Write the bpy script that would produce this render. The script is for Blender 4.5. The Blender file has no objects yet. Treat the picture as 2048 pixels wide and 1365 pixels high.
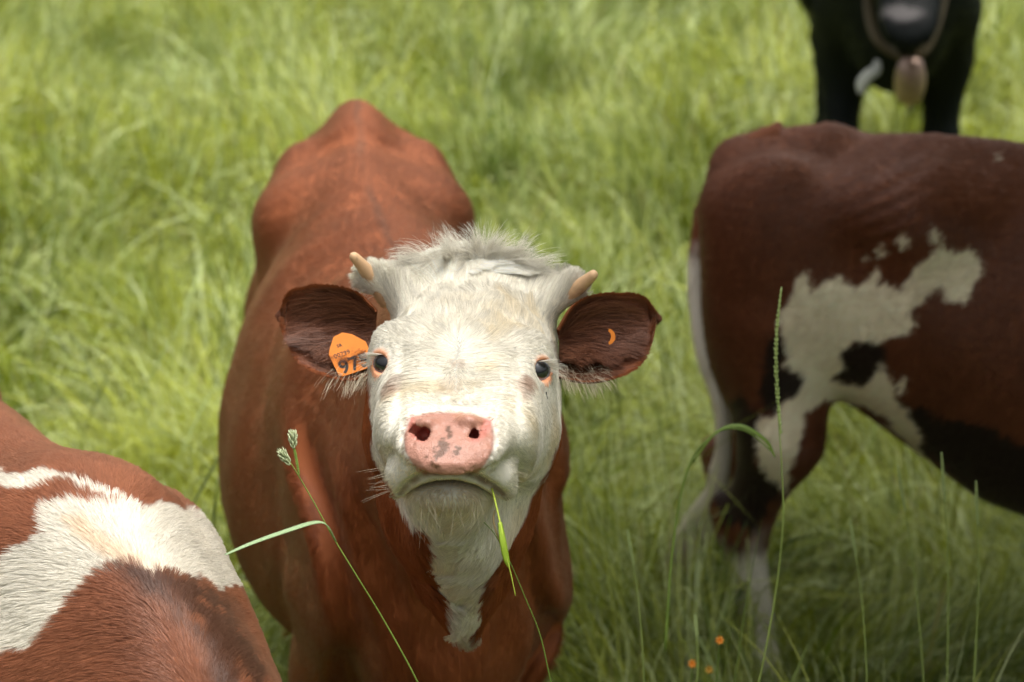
import bpy, bmesh, math, random
import numpy as np
from mathutils import Vector, Matrix

rng = np.random.default_rng(7)
scene = bpy.context.scene
COL = scene.collection
V3 = lambda *a: np.array(a, dtype=np.float64)
def unit(v):
    v = np.asarray(v, dtype=np.float64)
    return v / np.maximum(np.linalg.norm(v, axis=-1, keepdims=True), 1e-12)

# ------------------------------------------------------------------ camera
CAM_H, PITCH, FPX = 2.25, math.radians(18.5), 85.0 / 36.0 * 2048.0
CAM = V3(0, 0, CAM_H)
AR = V3(1, 0, 0); AF = V3(0, math.cos(PITCH), -math.sin(PITCH)); AU = V3(0, math.sin(PITCH), math.cos(PITCH))
def P(px, py, d):                      # photo pixel at a distance along the view axis -> a place in the field
    return CAM + d * (AF + AR * (px - 1024) / FPX - AU * (py - 682.5) / FPX)
cd = bpy.data.cameras.new('camera'); cam = bpy.data.objects.new('camera', cd); COL.objects.link(cam)
cam.location = CAM; cam.rotation_euler = (math.pi / 2 - PITCH, 0, 0)
cd.lens = 85; cd.sensor_width = 36; cd.clip_start = 0.05; cd.clip_end = 500
cd.dof.use_dof = True; cd.dof.focus_distance = 2.72; cd.dof.aperture_fstop = 5.2
scene.camera = cam

# ------------------------------------------------------------------ light
SUN_EL, SUN_AZ = 73.0, 100.0           # degrees; azimuth measured from +Y towards +X
w = bpy.data.worlds.new('World'); scene.world = w; w.use_nodes = True
nt = w.node_tree; sky = nt.nodes.new('ShaderNodeTexSky'); sky.sky_type = 'NISHITA'; sky.sun_disc = False
sky.sun_elevation = math.radians(SUN_EL); sky.sun_rotation = math.radians(SUN_AZ); sky.dust_density = 6.0; sky.ozone_density = 0.6
bg = nt.nodes['Background']; bg.inputs['Strength'].default_value = 0.125
# a thin bright cloud cover: the sky's colour washed out, brighter overhead than at the horizon
hsn = nt.nodes.new('ShaderNodeHueSaturation'); hsn.inputs['Saturation'].default_value = 0.125
tcn = nt.nodes.new('ShaderNodeTexCoord'); sxn = nt.nodes.new('ShaderNodeSeparateXYZ'); mrn = nt.nodes.new('ShaderNodeMapRange')
mrn.inputs['From Min'].default_value = 0.0; mrn.inputs['From Max'].default_value = 1.0; mrn.inputs['To Min'].default_value = 0.15; mrn.inputs['To Max'].default_value = 1.9
nt.links.new(tcn.outputs['Generated'], sxn.inputs[0]); nt.links.new(sxn.outputs['Z'], mrn.inputs['Value'])
nt.links.new(sky.outputs[0], hsn.inputs['Color']); nt.links.new(mrn.outputs[0], hsn.inputs['Value']); nt.links.new(hsn.outputs[0], bg.inputs['Color'])
sl = bpy.data.lights.new('sun', 'SUN'); sl.energy = 1.6; sl.angle = math.radians(38); sl.color = (1.0, 0.93, 0.80)
so = bpy.data.objects.new('sun', sl); COL.objects.link(so)
sd = Vector((math.sin(math.radians(SUN_AZ)) * math.cos(math.radians(SUN_EL)), math.cos(math.radians(SUN_AZ)) * math.cos(math.radians(SUN_EL)), math.sin(math.radians(SUN_EL))))
so.rotation_euler = sd.to_track_quat('Z', 'Y').to_euler()
scene.view_settings.view_transform = 'Standard'; scene.view_settings.look = 'None'
scene.view_settings.exposure = 0.78; scene.view_settings.gamma = 1.0
scene.cycles_curves.shape = 'RIBBONS'
scene.cycles.max_bounces = 12; scene.cycles.diffuse_bounces = 7; scene.cycles.glossy_bounces = 3; scene.cycles.transmission_bounces = 4
scene.cycles.use_denoising = True

# ------------------------------------------------------------------ noise
def _h(ix, iy, iz, s):
    n = (ix * 374761393 + iy * 668265263 + iz * 2147483647 + s * 1274126177) & 0xffffffff
    n = ((n ^ (n >> 13)) * 1274126177) & 0xffffffff
    n = ((n ^ (n >> 16)) * 2246822519) & 0xffffffff
    return (n ^ (n >> 15)) / 4294967295.0
def noise(p, scale=1.0, seed=0):       # smooth value noise, -1..1
    q = np.asarray(p) * scale; i = np.floor(q).astype(np.int64); f = q - i; f = f * f * (3 - 2 * f)
    r = 0
    for a in (0, 1):
        wx = f[..., 0] if a else 1 - f[..., 0]
        for b in (0, 1):
            wy = f[..., 1] if b else 1 - f[..., 1]
            for c in (0, 1):
                wz = f[..., 2] if c else 1 - f[..., 2]
                r = r + wx * wy * wz * _h(i[..., 0] + a, i[..., 1] + b, i[..., 2] + c, seed)
    return r * 2 - 1
def fbm(p, scale, seed=0, octv=3):
    return sum(noise(p, scale * 2 ** k, seed + 11 * k) / 2 ** k for k in range(octv)) / (2 - 2.0 ** (1 - octv))
def vnoise(p, scale, seed=0):
    return np.stack([noise(p, scale, seed + 31 * k) for k in range(3)], -1)
def ss(a, b, x):
    t = np.clip((x - a) / (b - a), 0, 1); return t * t * (3 - 2 * t)

# ------------------------------------------------------------------ implicit modelling
class Frame:                           # columns of M are the local axes in the world
    def __init__(s, o, ax, ay, az): s.o = V3(*o); s.M = np.stack([unit(ax), unit(ay), unit(az)], 1)
    def inv(s, p): return (p - s.o) @ s.M
    def fwd(s, p): return np.asarray(p, dtype=np.float64) @ s.M.T + s.o
    def vec(s, v): return np.asarray(v, dtype=np.float64) @ s.M.T
WORLD = Frame((0, 0, 0), (1, 0, 0), (0, 1, 0), (0, 0, 1))

class Solid:
    def __init__(s): s.pr = []
    def add(s, f, k=0.03, op='u'): s.pr.append((f, k, op)); return s
    def ell(s, F, c, r, k=0.03, op='u', rot=None):
        c = np.asarray(c, float); r = np.asarray(r, float)
        R = None if rot is None else np.stack([unit(x) for x in rot], 1)
        def f(p):
            q = F.inv(p) - c
            if R is not None: q = q @ R
            a = np.linalg.norm(q / r, axis=-1); b = np.linalg.norm(q / (r * r), axis=-1)
            return a * (a - 1) / np.maximum(b, 1e-9)
        return s.add(f, k, op)
    def cone(s, F, a, b, ra, rb, k=0.03, op='u', flat=None):
        a = np.asarray(a, float); b = np.asarray(b, float); ab = b - a; L = ab @ ab
        def f(p):
            q = F.inv(p)
            t = np.clip(((q - a) @ ab) / L, 0, 1)
            return np.linalg.norm(q - a - t[..., None] * ab, axis=-1) - (ra + (rb - ra) * t)
        return s.add(f, k, op)
    def chain(s, F, pts, k=0.03, op='u'):
        for i in range(len(pts) - 1): s.cone(F, pts[i][:3], pts[i + 1][:3], pts[i][3], pts[i + 1][3], k, op)
        return s
    def loft(s, F, prof, ax=0, k=0.03, n1=2.0, n2=2.3, mid=0.45, off=None):
        # prof rows: along, top, bottom, half width ; local axes: along = x, up = z, side = y
        T = np.array(prof, float)
        xs = np.linspace(T[0, 0], T[-1, 0], 160)
        tab = np.stack([np.interp(xs, T[:, 0], T[:, j]) for j in (1, 2, 3)], 1)
        ker = np.hanning(13); ker /= ker.sum()
        pad = np.pad(tab, ((6, 6), (0, 0)), 'edge'); pad2 = np.stack([np.convolve(pad[:, j], ker, 'valid') for j in range(3)], 1)
        def f(p):
            q = F.inv(p); x = q[..., 0]
            t, b, h = [np.interp(x, xs, pad2[:, j]) for j in range(3)]
            y = q[..., 1] - (off(x) if off else 0)
            zc = b + (t - b) * mid
            up = q[..., 2] > zc
            hz = np.where(up, t - zc, zc - b); n = np.where(up, n1, n2)
            r = ((np.abs(y) / h) ** n + (np.abs(q[..., 2] - zc) / hz) ** n) ** (1 / n)
            d = (r - 1) * np.minimum(h, hz)
            e = np.maximum(xs[0] - x, x - xs[-1])
            return np.where(e > 0, np.sqrt(np.maximum(d, 0) ** 2 + e * e), d)
        return s.add(f, k)
    def __call__(s, p, sel=None):
        d = None
        for i, (f, k, op) in enumerate(s.pr):
            if sel is not None and not sel[i]: continue
            e = f(p)
            if op == 'u':
                if d is None: d = e
                else:
                    h = np.maximum(k - np.abs(d - e), 0) / max(k, 1e-9); d = np.minimum(d, e) - h * h * k * 0.25
            elif op == 's':
                h = np.maximum(k - np.abs(d + e), 0) / max(k, 1e-9); d = np.maximum(d, -e) + h * h * k * 0.25
            else:
                d = d + e          # displacement
        return d if d is not None else np.full(p.shape[:-1], 9.0)

def polygonise(S, lo, hi, h, B=24):
    lo = np.asarray(lo, float); n = np.ceil((np.asarray(hi) - lo) / h / B).astype(int) * B + 1
    G = np.full(n, 1.0, np.float32)
    nb = (n - 1) // B; R = B * h * 0.8661
    ii = np.stack(np.meshgrid(*[np.arange(m) for m in nb], indexing='ij'), -1).reshape(-1, 3)
    cen = lo + (ii * B + B / 2) * h
    D = np.stack([f(cen) if op != 'd' else np.zeros(len(cen)) for f, k, op in S.pr], 1)
    ops = np.array([op for _, _, op in S.pr]); ks = np.array([k for _, k, _ in S.pr])
    U = np.where(ops == 'u', D, 9e9); m = U.min(1)
    off = np.arange(B + 1)
    for bi in range(len(ii)):
        sl_ = tuple(slice(ii[bi, a] * B, ii[bi, a] * B + B + 1) for a in range(3))
        if m[bi] > R * 1.25 + 0.04: continue
        if m[bi] < -(R * 1.4 + 0.05) and not ((ops == 's') & (D[bi] < R * 1.3 + ks)).any():
            G[sl_] = -1.0; continue
        sel = np.where(ops == 'u', D[bi] < m[bi] + 2.4 * R + ks, np.where(ops == 's', D[bi] < R * 1.5 + ks, True))
        ax = [lo[a] + (ii[bi, a] * B + off) * h for a in range(3)]
        p = np.stack(np.meshgrid(*ax, indexing='ij'), -1).reshape(-1, 3)
        G[sl_] = S(p, sel).reshape(B + 1, B + 1, B + 1)
    neg = G < 0
    c = neg[:-1, :-1, :-1].astype(np.int8)
    for a, b, e in ((1, 0, 0), (0, 1, 0), (0, 0, 1), (1, 1, 0), (1, 0, 1), (0, 1, 1), (1, 1, 1)):
        c = c + neg[a:n[0] - 1 + a, b:n[1] - 1 + b, e:n[2] - 1 + e]
    act = (c > 0) & (c < 8); idx = np.argwhere(act)
    num = np.full(act.shape, -1, np.int64); num[act] = np.arange(len(idx))
    cs = [(0, 0, 0), (1, 0, 0), (0, 1, 0), (1, 1, 0), (0, 0, 1), (1, 0, 1), (0, 1, 1), (1, 1, 1)]
    val = [G[idx[:, 0] + a, idx[:, 1] + b, idx[:, 2] + e].astype(np.float64) for a, b, e in cs]
    acc = np.zeros((len(idx), 3)); cnt = np.zeros(len(idx))
    for a in range(8):
        for b in range(a + 1, 8):
            d_ = np.subtract(cs[b], cs[a])
            if np.abs(d_).sum() != 1: continue
            cr = (val[a] < 0) != (val[b] < 0)
            t = np.where(cr, val[a] / np.where(cr, val[a] - val[b], 1), 0)
            acc += np.where(cr[:, None], np.array(cs[a]) + t[:, None] * d_, 0); cnt += cr
    V = lo + (idx + acc / cnt[:, None]) * h
    Q = []
    for ax in range(3):
        o1, o2 = [(0, 1, 0), (0, 0, 1)] if ax == 0 else ([(0, 0, 1), (1, 0, 0)] if ax == 1 else [(1, 0, 0), (0, 1, 0)])
        e = [0, 0, 0]; e[ax] = 1
        s0 = neg[1:-1, 1:-1, 1:-1]
        s1 = neg[1 + e[0]:n[0] - 1 + e[0], 1 + e[1]:n[1] - 1 + e[1], 1 + e[2]:n[2] - 1 + e[2]]
        g = np.argwhere(s0 != s1) + 1
        a0 = neg[g[:, 0], g[:, 1], g[:, 2]]
        cell = lambda o: num[g[:, 0] - o[0], g[:, 1] - o[1], g[:, 2] - o[2]]
        q = np.stack([cell((0, 0, 0)), cell(o1), cell(np.add(o1, o2)), cell(o2)], 1)
        q[~a0] = q[~a0][:, ::-1]; Q.append(q)
    Q = np.concatenate(Q); Q = Q[(Q >= 0).all(1)]
    return V, Q

def relax(V, Q, it=2, lam=0.5):
    e = np.concatenate([Q[:, [0, 1]], Q[:, [1, 2]], Q[:, [2, 3]], Q[:, [3, 0]]])
    deg = np.bincount(e.ravel(), minlength=len(V)).astype(float)
    for _ in range(it):
        for l in (lam, -lam * 1.04):
            A = np.stack([np.bincount(e[:, 0], V[e[:, 1], j], len(V)) + np.bincount(e[:, 1], V[e[:, 0], j], len(V)) for j in range(3)], 1)
            V = V + l * (A / np.maximum(deg, 1)[:, None] - V)
    return V
def normals(V, Q):
    fn = np.cross(V[Q[:, 2]] - V[Q[:, 0]], V[Q[:, 3]] - V[Q[:, 1]])
    N = np.stack([sum(np.bincount(Q[:, c], fn[:, j], len(V)) for c in range(4)) for j in range(3)], 1)
    return unit(N)

# ------------------------------------------------------------------ scene helpers
def link(o, parent=None):
    COL.objects.link(o)
    if parent is not None: o.parent = parent; o.matrix_parent_inverse = Matrix.Identity(4) @ parent.matrix_basis.inverted() if False else Matrix.Translation(-Vector(parent.location))
    return o
def tag(o, label=None, cat=None, group=None, kind=None):
    for k, v in (('label', label), ('category', cat), ('group', group), ('kind', kind)):
        if v: o[k] = v
    return o
def empty(name, loc, label=None, cat=None, group=None):
    o = bpy.data.objects.new(name, None); o.location = Vector([float(x) for x in loc]); o.empty_display_size = 0.1
    link(o); return tag(o, label, cat, group)
def mesh_obj(name, V, F, mat, parent=None, col=None, smooth=True, extra=None):
    me = bpy.data.meshes.new(name); V = np.asarray(V, np.float32)
    if isinstance(F, np.ndarray):
        k = F.shape[1]
        me.vertices.add(len(V)); me.vertices.foreach_set('co', V.ravel())
        me.loops.add(F.size); me.loops.foreach_set('vertex_index', F.astype(np.int32).ravel())
        me.polygons.add(len(F)); me.polygons.foreach_set('loop_start', (np.arange(len(F)) * k).astype(np.int32))
        me.update(calc_edges=True)
    else:
        me.from_pydata(V.tolist(), [], F)
    if smooth: me.polygons.foreach_set('use_smooth', np.ones(len(me.polygons), bool))
    if col is not None:
        a = me.attributes.new('col', 'FLOAT_COLOR', 'POINT')
        a.data.foreach_set('color', np.concatenate([col, np.ones((len(V), 1))], 1).astype(np.float32).ravel())
    for nm, arr in (extra or {}).items():
        a = me.attributes.new(nm, 'FLOAT', 'POINT'); a.data.foreach_set('value', np.asarray(arr, np.float32))
    for m in (mat if isinstance(mat, (list, tuple)) else [mat]): me.materials.append(m)
    me.validate(); me.update()
    return link(bpy.data.objects.new(name, me), parent)
def curves_obj(name, pts, rad, col, mat, parent=None, nrm=None):
    n, k = pts.shape[:2]
    c = bpy.data.hair_curves.new(name); c.add_curves([k] * n)
    c.attributes['position'].data.foreach_set('vector', pts.astype(np.float32).ravel())
    a = c.attributes.new('radius', 'FLOAT', 'POINT'); a.data.foreach_set('value', rad.astype(np.float32).ravel())
    a = c.attributes.new('col', 'FLOAT_COLOR', 'CURVE'); a.data.foreach_set('color', np.concatenate([col, np.ones((n, 1))], 1).astype(np.float32).ravel())
    if nrm is not None:
        a = c.attributes.new('nrm', 'FLOAT_VECTOR', 'CURVE'); a.data.foreach_set('vector', nrm.astype(np.float32).ravel())
    c.materials.append(mat)
    return link(bpy.data.objects.new(name, c), parent)

def new_mat(name):
    m = bpy.data.materials.new(name); m.use_nodes = True
    return m, m.node_tree, m.node_tree.nodes['Principled BSDF']
def N_(nt, t, **kw):
    n = nt.nodes.new(t)
    for k, v in kw.items():
        if k in n.inputs: n.inputs[k].default_value = v
        else: setattr(n, k, v)
    return n
def attr_mat(name, rough=0.5, spec=0.3, bump=0.0, bscale=300, sheen=0.0, sss=0.0, coat=0.0):
    m, nt, b = new_mat(name)
    a = N_(nt, 'ShaderNodeAttribute', attribute_name='col'); nt.links.new(a.outputs['Color'], b.inputs['Base Color'])
    b.inputs['Roughness'].default_value = rough; b.inputs['Specular IOR Level'].default_value = spec
    b.inputs['Coat Weight'].default_value = coat; b.inputs['Coat Roughness'].default_value = 0.25
    if sheen: b.inputs['Sheen Weight'].default_value = sheen; b.inputs['Sheen Roughness'].default_value = 0.4
    if sss: b.inputs['Subsurface Weight'].default_value = sss; b.inputs['Subsurface Radius'].default_value = (0.01, 0.004, 0.002); b.inputs['Subsurface Scale'].default_value = 0.6
    if bump:
        t = N_(nt, 'ShaderNodeTexCoord'); nz = N_(nt, 'ShaderNodeTexNoise', Scale=bscale, Detail=4.0)
        bm = N_(nt, 'ShaderNodeBump', Strength=bump, Distance=0.002)
        nt.links.new(t.outputs['Object'], nz.inputs['Vector']); nt.links.new(nz.outputs['Fac'], bm.inputs['Height']); nt.links.new(bm.outputs[0], b.inputs['Normal'])
    return m
def plain_mat(name, color, rough=0.5, spec=0.5, metal=0.0, bump=0.0, bscale=100, var=0.0):
    m, nt, b = new_mat(name); b.inputs['Base Color'].default_value = (*color, 1)
    b.inputs['Roughness'].default_value = rough; b.inputs['Metallic'].default_value = metal; b.inputs['Specular IOR Level'].default_value = spec
    t = N_(nt, 'ShaderNodeTexCoord'); nz = N_(nt, 'ShaderNodeTexNoise', Scale=bscale, Detail=4.0)
    nt.links.new(t.outputs['Object'], nz.inputs['Vector'])
    if var:
        mx = N_(nt, 'ShaderNodeMix', data_type='RGBA'); mx.inputs[6].default_value = (*[c * (1 - var) for c in color], 1); mx.inputs[7].default_value = (*[min(1, c * (1 + var)) for c in color], 1)
        nt.links.new(nz.outputs['Fac'], mx.inputs[0]); nt.links.new(mx.outputs[2], b.inputs['Base Color'])
    if bump:
        bm = N_(nt, 'ShaderNodeBump', Strength=bump, Distance=0.002); nt.links.new(nz.outputs['Fac'], bm.inputs['Height']); nt.links.new(bm.outputs[0], b.inputs['Normal'])
    return m

def hair_mat(name, rough=0.40, spec=0.34, trans=0.22, sheen=.38, nb=1.6):
    m, nt, b = new_mat(name)
    a = N_(nt, 'ShaderNodeAttribute', attribute_name='col'); nt.links.new(a.outputs['Color'], b.inputs['Base Color'])
    b.inputs['Roughness'].default_value = rough; b.inputs['Specular IOR Level'].default_value = spec; b.inputs['Sheen Weight'].default_value = sheen; b.inputs['Sheen Roughness'].default_value = .45; b.inputs['Sheen Tint'].default_value = (1, .74, .52, 1)
    tr = N_(nt, 'ShaderNodeBsdfTranslucent'); nt.links.new(a.outputs['Color'], tr.inputs['Color'])
    an = N_(nt, 'ShaderNodeAttribute', attribute_name='nrm'); ge = N_(nt, 'ShaderNodeNewGeometry')
    s1 = N_(nt, 'ShaderNodeVectorMath', operation='SCALE', Scale=nb); ad = N_(nt, 'ShaderNodeVectorMath', operation='ADD'); nm = N_(nt, 'ShaderNodeVectorMath', operation='NORMALIZE')
    nt.links.new(an.outputs['Vector'], s1.inputs[0]); nt.links.new(s1.outputs[0], ad.inputs[0]); nt.links.new(ge.outputs['Normal'], ad.inputs[1]); nt.links.new(ad.outputs[0], nm.inputs[0]); nt.links.new(nm.outputs[0], b.inputs['Normal'])
    mx = N_(nt, 'ShaderNodeMixShader', Fac=trans); nt.links.new(b.outputs[0], mx.inputs[1]); nt.links.new(tr.outputs[0], mx.inputs[2])
    nt.links.new(mx.outputs[0], nt.nodes['Material Output'].inputs['Surface'])
    return m
M_HAIR = hair_mat('coat_hair'); M_PALE = hair_mat('pale_hair', .6, .18, .36, 0.0, 1.0); M_SKIN = attr_mat('hide', 0.7, 0.2, 0.3, 400)
M_BLACK = attr_mat('black_hide', 0.5, 0.12, 0.4, 250); M_BHAIR = hair_mat('black_hair', .5, .12, .0, .0)
M_EYE = attr_mat('eyeball', .06, .6, coat=1.0)

# ------------------------------------------------------------------ fur
def sample_surface(V, Q, N, n, wfun=None, seed=1):
    r = np.random.default_rng(seed)
    fn = np.linalg.norm(np.cross(V[Q[:, 2]] - V[Q[:, 0]], V[Q[:, 3]] - V[Q[:, 1]]), axis=1) * 0.5
    c = V[Q].mean(1)
    if wfun is not None: fn = fn * wfun(c, unit(N[Q].mean(1)))
    p = fn / fn.sum(); k = r.choice(len(Q), n, p=p)
    u = r.random((n, 1)); v = r.random((n, 1)); q = Q[k]
    L = lambda A: (A[q[:, 0]] * (1 - u) + A[q[:, 1]] * u) * (1 - v) + (A[q[:, 3]] * (1 - u) + A[q[:, 2]] * u) * v
    return L(V), unit(L(N))
def clump(P0, tips, cell, amt, seed):
    r = np.random.default_rng(seed)
    key = np.floor(P0 / cell + noise(P0, 0.35 / cell, seed)[:, None] * 0.6).astype(np.int64)
    _, inv = np.unique((key[:, 0] * 73856093) ^ (key[:, 1] * 19349663) ^ (key[:, 2] * 83492791), return_inverse=True)
    cnt = np.bincount(inv)
    out = []
    for A in tips:
        mean = np.stack([np.bincount(inv, A[:, j]) / cnt for j in range(3)], 1)
        out.append(mean[inv])
    return out
def fur(name, parent, V, Q, N, n, color, flow, length, lift, rad=0.0004, wfun=None, seg=5, seed=1, wav=0.12, clumps=((0.012, 0.5),), mat=None, sag=0.0, bend=0.5):
    r = np.random.default_rng(seed + 5)
    p, nn = sample_surface(V, Q, N, n, wfun, seed)
    d = flow(p, nn); d = d - nn * (d * nn).sum(1, keepdims=True); d = unit(d)
    lf = np.clip(lift(p, nn), .05, 1)[:, None] * (0.8 + 0.4 * r.random((n, 1)))
    L = length(p, nn)[:, None] * (0.65 + 0.55 * r.random((n, 1)))
    jit = vnoise(p, 60, seed + 3) * wav + r.normal(0, wav * 0.45, (n, 3))
    d = unit(d + jit - nn * (jit * nn).sum(1, keepdims=True) * 0.6)
    pts = np.zeros((n, seg, 3)); pts[:, 0] = p - nn * 0.0002
    step = L / (seg - 1)
    for i in range(1, seg):
        t = i / (seg - 1)
        l = lf * (1 - bend * t)
        q = unit(d * (1 - l) + nn * l + V3(0, 0, -1) * sag * t)
        pts[:, i] = pts[:, i - 1] + q * step
    for cell, amt in clumps:
        tg = clump(p, [pts[:, i] for i in range(seg)], cell, amt, seed)
        for i in range(1, seg):
            a = amt * (i / (seg - 1)) ** 1.2
            pts[:, i] = pts[:, i] * (1 - a) + tg[i] * a
    c = color(p, nn) * (0.84 + 0.34 * r.random((n, 1))) * (1 + 0.10 * noise(p, 25, 4))[:, None]
    rd = (rad(p) if callable(rad) else np.full(n, rad))[:, None] * np.linspace(1, 0.25, seg)[None] ** 0.8
    return curves_obj(name, pts, rd, np.clip(c, 0, 0.95), mat or M_HAIR, parent, nn)

def poly_sd(pt, poly):                 # signed distance to a 2D outline, negative inside
    poly = np.asarray(poly, float); d = np.full(len(pt), 9e9); ins = np.zeros(len(pt), bool)
    for i in range(len(poly)):
        a, b = poly[i], poly[(i + 1) % len(poly)]; e = b - a; w_ = pt - a
        t = np.clip((w_ @ e) / (e @ e), 0, 1); d = np.minimum(d, np.linalg.norm(w_ - t[:, None] * e, axis=1))
        c = ((a[1] > pt[:, 1]) != (b[1] > pt[:, 1])) & (pt[:, 0] < (b[0] - a[0]) * (pt[:, 1] - a[1]) / (b[1] - a[1] + 1e-12) + a[0])
        ins ^= c
    return np.where(ins, -d, d)
def catmull(pts, m=8):
    p = np.asarray(pts, float); p = np.vstack([2 * p[0] - p[1], p, 2 * p[-1] - p[-2]]); out = []
    for i in range(1, len(p) - 2):
        for t in np.arange(m) / m:
            out.append(0.5 * ((2 * p[i]) + (-p[i - 1] + p[i + 1]) * t + (2 * p[i - 1] - 5 * p[i] + 4 * p[i + 1] - p[i + 2]) * t * t + (-p[i - 1] + 3 * p[i] - 3 * p[i + 1] + p[i + 2]) * t ** 3))
    out.append(p[-2]); return np.array(out)
def tube(path, rads, seg=10, flat=1.0, up=None):
    path = np.asarray(path, float); n = len(path); rads = np.broadcast_to(rads, n)
    T = unit(np.gradient(path, axis=0)); up = V3(0, 0, 1) if up is None else np.asarray(up, float)
    V = []; prev = None
    for i in range(n):
        a = np.cross(T[i], up) if prev is None else prev - T[i] * (prev @ T[i])
        if np.linalg.norm(a) < 1e-6: a = np.cross(T[i], V3(1, 0.3, 0))
        a = unit(a); prev = a; b = np.cross(T[i], a)
        for j in range(seg):
            th = 2 * math.pi * j / seg; V.append(path[i] + rads[i] * (a * math.cos(th) + b * flat * math.sin(th)))
    F = [[i * seg + j, i * seg + (j + 1) % seg, (i + 1) * seg + (j + 1) % seg, (i + 1) * seg + j] for i in range(n - 1) for j in range(seg)]
    V.append(path[0]); V.append(path[-1]); a, b = n * seg, n * seg + 1
    F += [[a, (j + 1) % seg, j] for j in range(seg)] + [[b, (n - 1) * seg + j, (n - 1) * seg + (j + 1) % seg] for j in range(seg)]
    return np.array(V), F
def merge(parts):
    V, F, o = [], [], 0
    for v, f in parts: V.append(v); F += [[i + o for i in q] for q in f]; o += len(v)
    return np.concatenate(V), F

# ------------------------------------------------------------------ a cow's body
def cow_body(S, F, sc=1.0, off=None, fat=1.0, legs=True, belly=0.0, rump=0.0, bots=(.60, .56, .52, .475, .47), st=0.0, front=1.0, wz=0.0):
    bots = [b + belly for b in bots]; dt = lambda x: rump * max(0, .25 - x) / .3
    c = (lambda x: off(x)) if off else (lambda x: 0.0)
    S.loft(F, [(-.05, 1.08 - dt(-.05), .98 - dt(0), .02), (0, 1.15 - dt(0), .84, .09), (.1, 1.175 - dt(.1), .68, .135), (.22, 1.185 - dt(.22), bots[0], .178), (.38, 1.195, bots[1], .210), (.55, 1.19, bots[2], .246 * fat),
               (.75, 1.18, bots[3], .28 * fat), (.95, 1.185, bots[4], .272 * fat), (1.1, 1.2 + wz * .7, .49 + belly, .220 * front), (1.24, 1.2 + wz, .52, .170 * front), (1.36, 1.12, .56, .135 * front), (1.44, 1.02, .64, .10), (1.48, .9, .72, .04)],
           k=.03, n1=1.75, n2=2.3, mid=.42, off=off)
    for s in (1, -1):
        S.ell(F, (.38, s * .133 + c(.36), 1.075), (.12, .055, .05), .10)          # hook bone
        S.ell(F, (.03 + rump * .3, s * .075 + c(0), 1.08 - rump * .5), (.07, .045, .06), .06)            # pin bone
        hx = legs.get(('h', s), 0.0) * .6 if isinstance(legs, dict) else 0.0
        S.ell(F, (.16 + st * .4 + hx, s * .115 + c(.1), .88), (.17 + st * .3, .085, .27), .08)             # thigh
        S.ell(F, (1.16, s * .145 * front + c(1.16), .86), (.12, .050, .24), .08, rot=((1, 0, .3), (0, 1, 0), (-.3, 0, 1)))   # shoulder blade
        S.ell(F, (1.30, s * .11 * front + c(1.3), .80), (.10, .070, .11), .06)           # point of shoulder
    S.cone(F, (-.03 + rump * .8, c(0), 1.150 - rump * .6), (.20, c(.2), 1.15), .042, .03, .07)           # tail head
    S.ell(F, (1.36, c(1.36), .68), (.12, .085, .12), .08)                        # brisket
    if legs:
        L = legs if isinstance(legs, dict) else {}
        for s in (1, -1):
            dh = L.get(('h', s), 0.0); df = L.get(('f', s), 0.0)
            S.chain(F, [(.20 + st * .6 + dh * .6, s * .11 + c(.2), .82, .11 + st * .15), (.27 + st + dh * .8, s * .155 + c(.2), .62, .085 + st * .12), (.06 + dh, s * .145 + c(0), .43, .042), (.10 + dh, s * .14, .14, .029), (.13 + dh, s * .14, .06, .034)], .05)
            S.cone(F, (.02 + dh, s * .145, .46), (.05 + dh, s * .145, .42), .022, .03, .04)
            S.cone(F, (.14 + dh, s * .14, .03), (.17 + dh, s * .14, .02), .04, .042, .02)
            S.chain(F, [(1.22, s * .125 + c(1.2), .72, .085), (1.17, s * .13 + c(1.1), .58, .062), (1.19 + df, s * .13 + c(1.2), .36, .04), (1.17 + df, s * .135 + c(1.2), .12, .027), (1.20 + df, s * .135 + c(1.2), .05, .034)], .05)
            S.cone(F, (1.21 + df, s * .135 + c(1.2), .03), (1.235 + df, s * .135 + c(1.2), .02), .04, .042, .02)
def loose_cow(place, sc, parent, mat, color, h=.009, belly=0.0, fat=1.0, head=(1.75, 0, .60), aim=(.8, 0, -.6), neck=.13, legs=True, disp=None, **kw):
    # a whole cow built in her own coordinates (x forward from the tail, z up), then set down in the field
    S = Solid(); cow_body(S, WORLD, fat=fat, belly=belly, legs=legs, **kw)
    a = unit(V3(*aim)); y = unit(np.cross(V3(0, 0, 1), a)); z = np.cross(a, y); Hh = Frame(head, a, y, z)
    k1 = Hh.fwd((-.19, 0, -.08)); S.chain(WORLD, [(1.12, 0, 1.02, .15), ((1.2 + k1[0]) / 2, 0, (1.05 + k1[2]) / 2, neck), (*k1, .09)], .10)
    S.chain(WORLD, [(1.28, 0, .82, .14), (*Hh.fwd((-.14, 0, -.15)), .075)], .10)
    head_solid(S, Hh, .05)
    for s in (1, -1):
        S.ell(Hh, (-.0, s * .082, -.045), (.04, .032, .035), .03); S.ell(Hh, (-.055, s * .07, -.125), (.09, .038, .075), .05)
        S.ell(Hh, (.248, s * .028, -.058), (.012, .009, .007), .004, 's')
    S.ell(Hh, (.15, 0, -.125), (.08, .042, .03), .02)
    if disp: S.add(disp, 0, 'd')
    V, Q = polygonise(S, (-.2, -.42, -.02), (2.15, .42, 1.4), h); V = relax(V, Q, 2)
    N = normals(V, Q); W = place.fwd(V * sc); NW = place.vec(N)
    return V, Q, W, NW, mesh_obj('body', W, Q, mat, parent, color(V, W)), Hh
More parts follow.
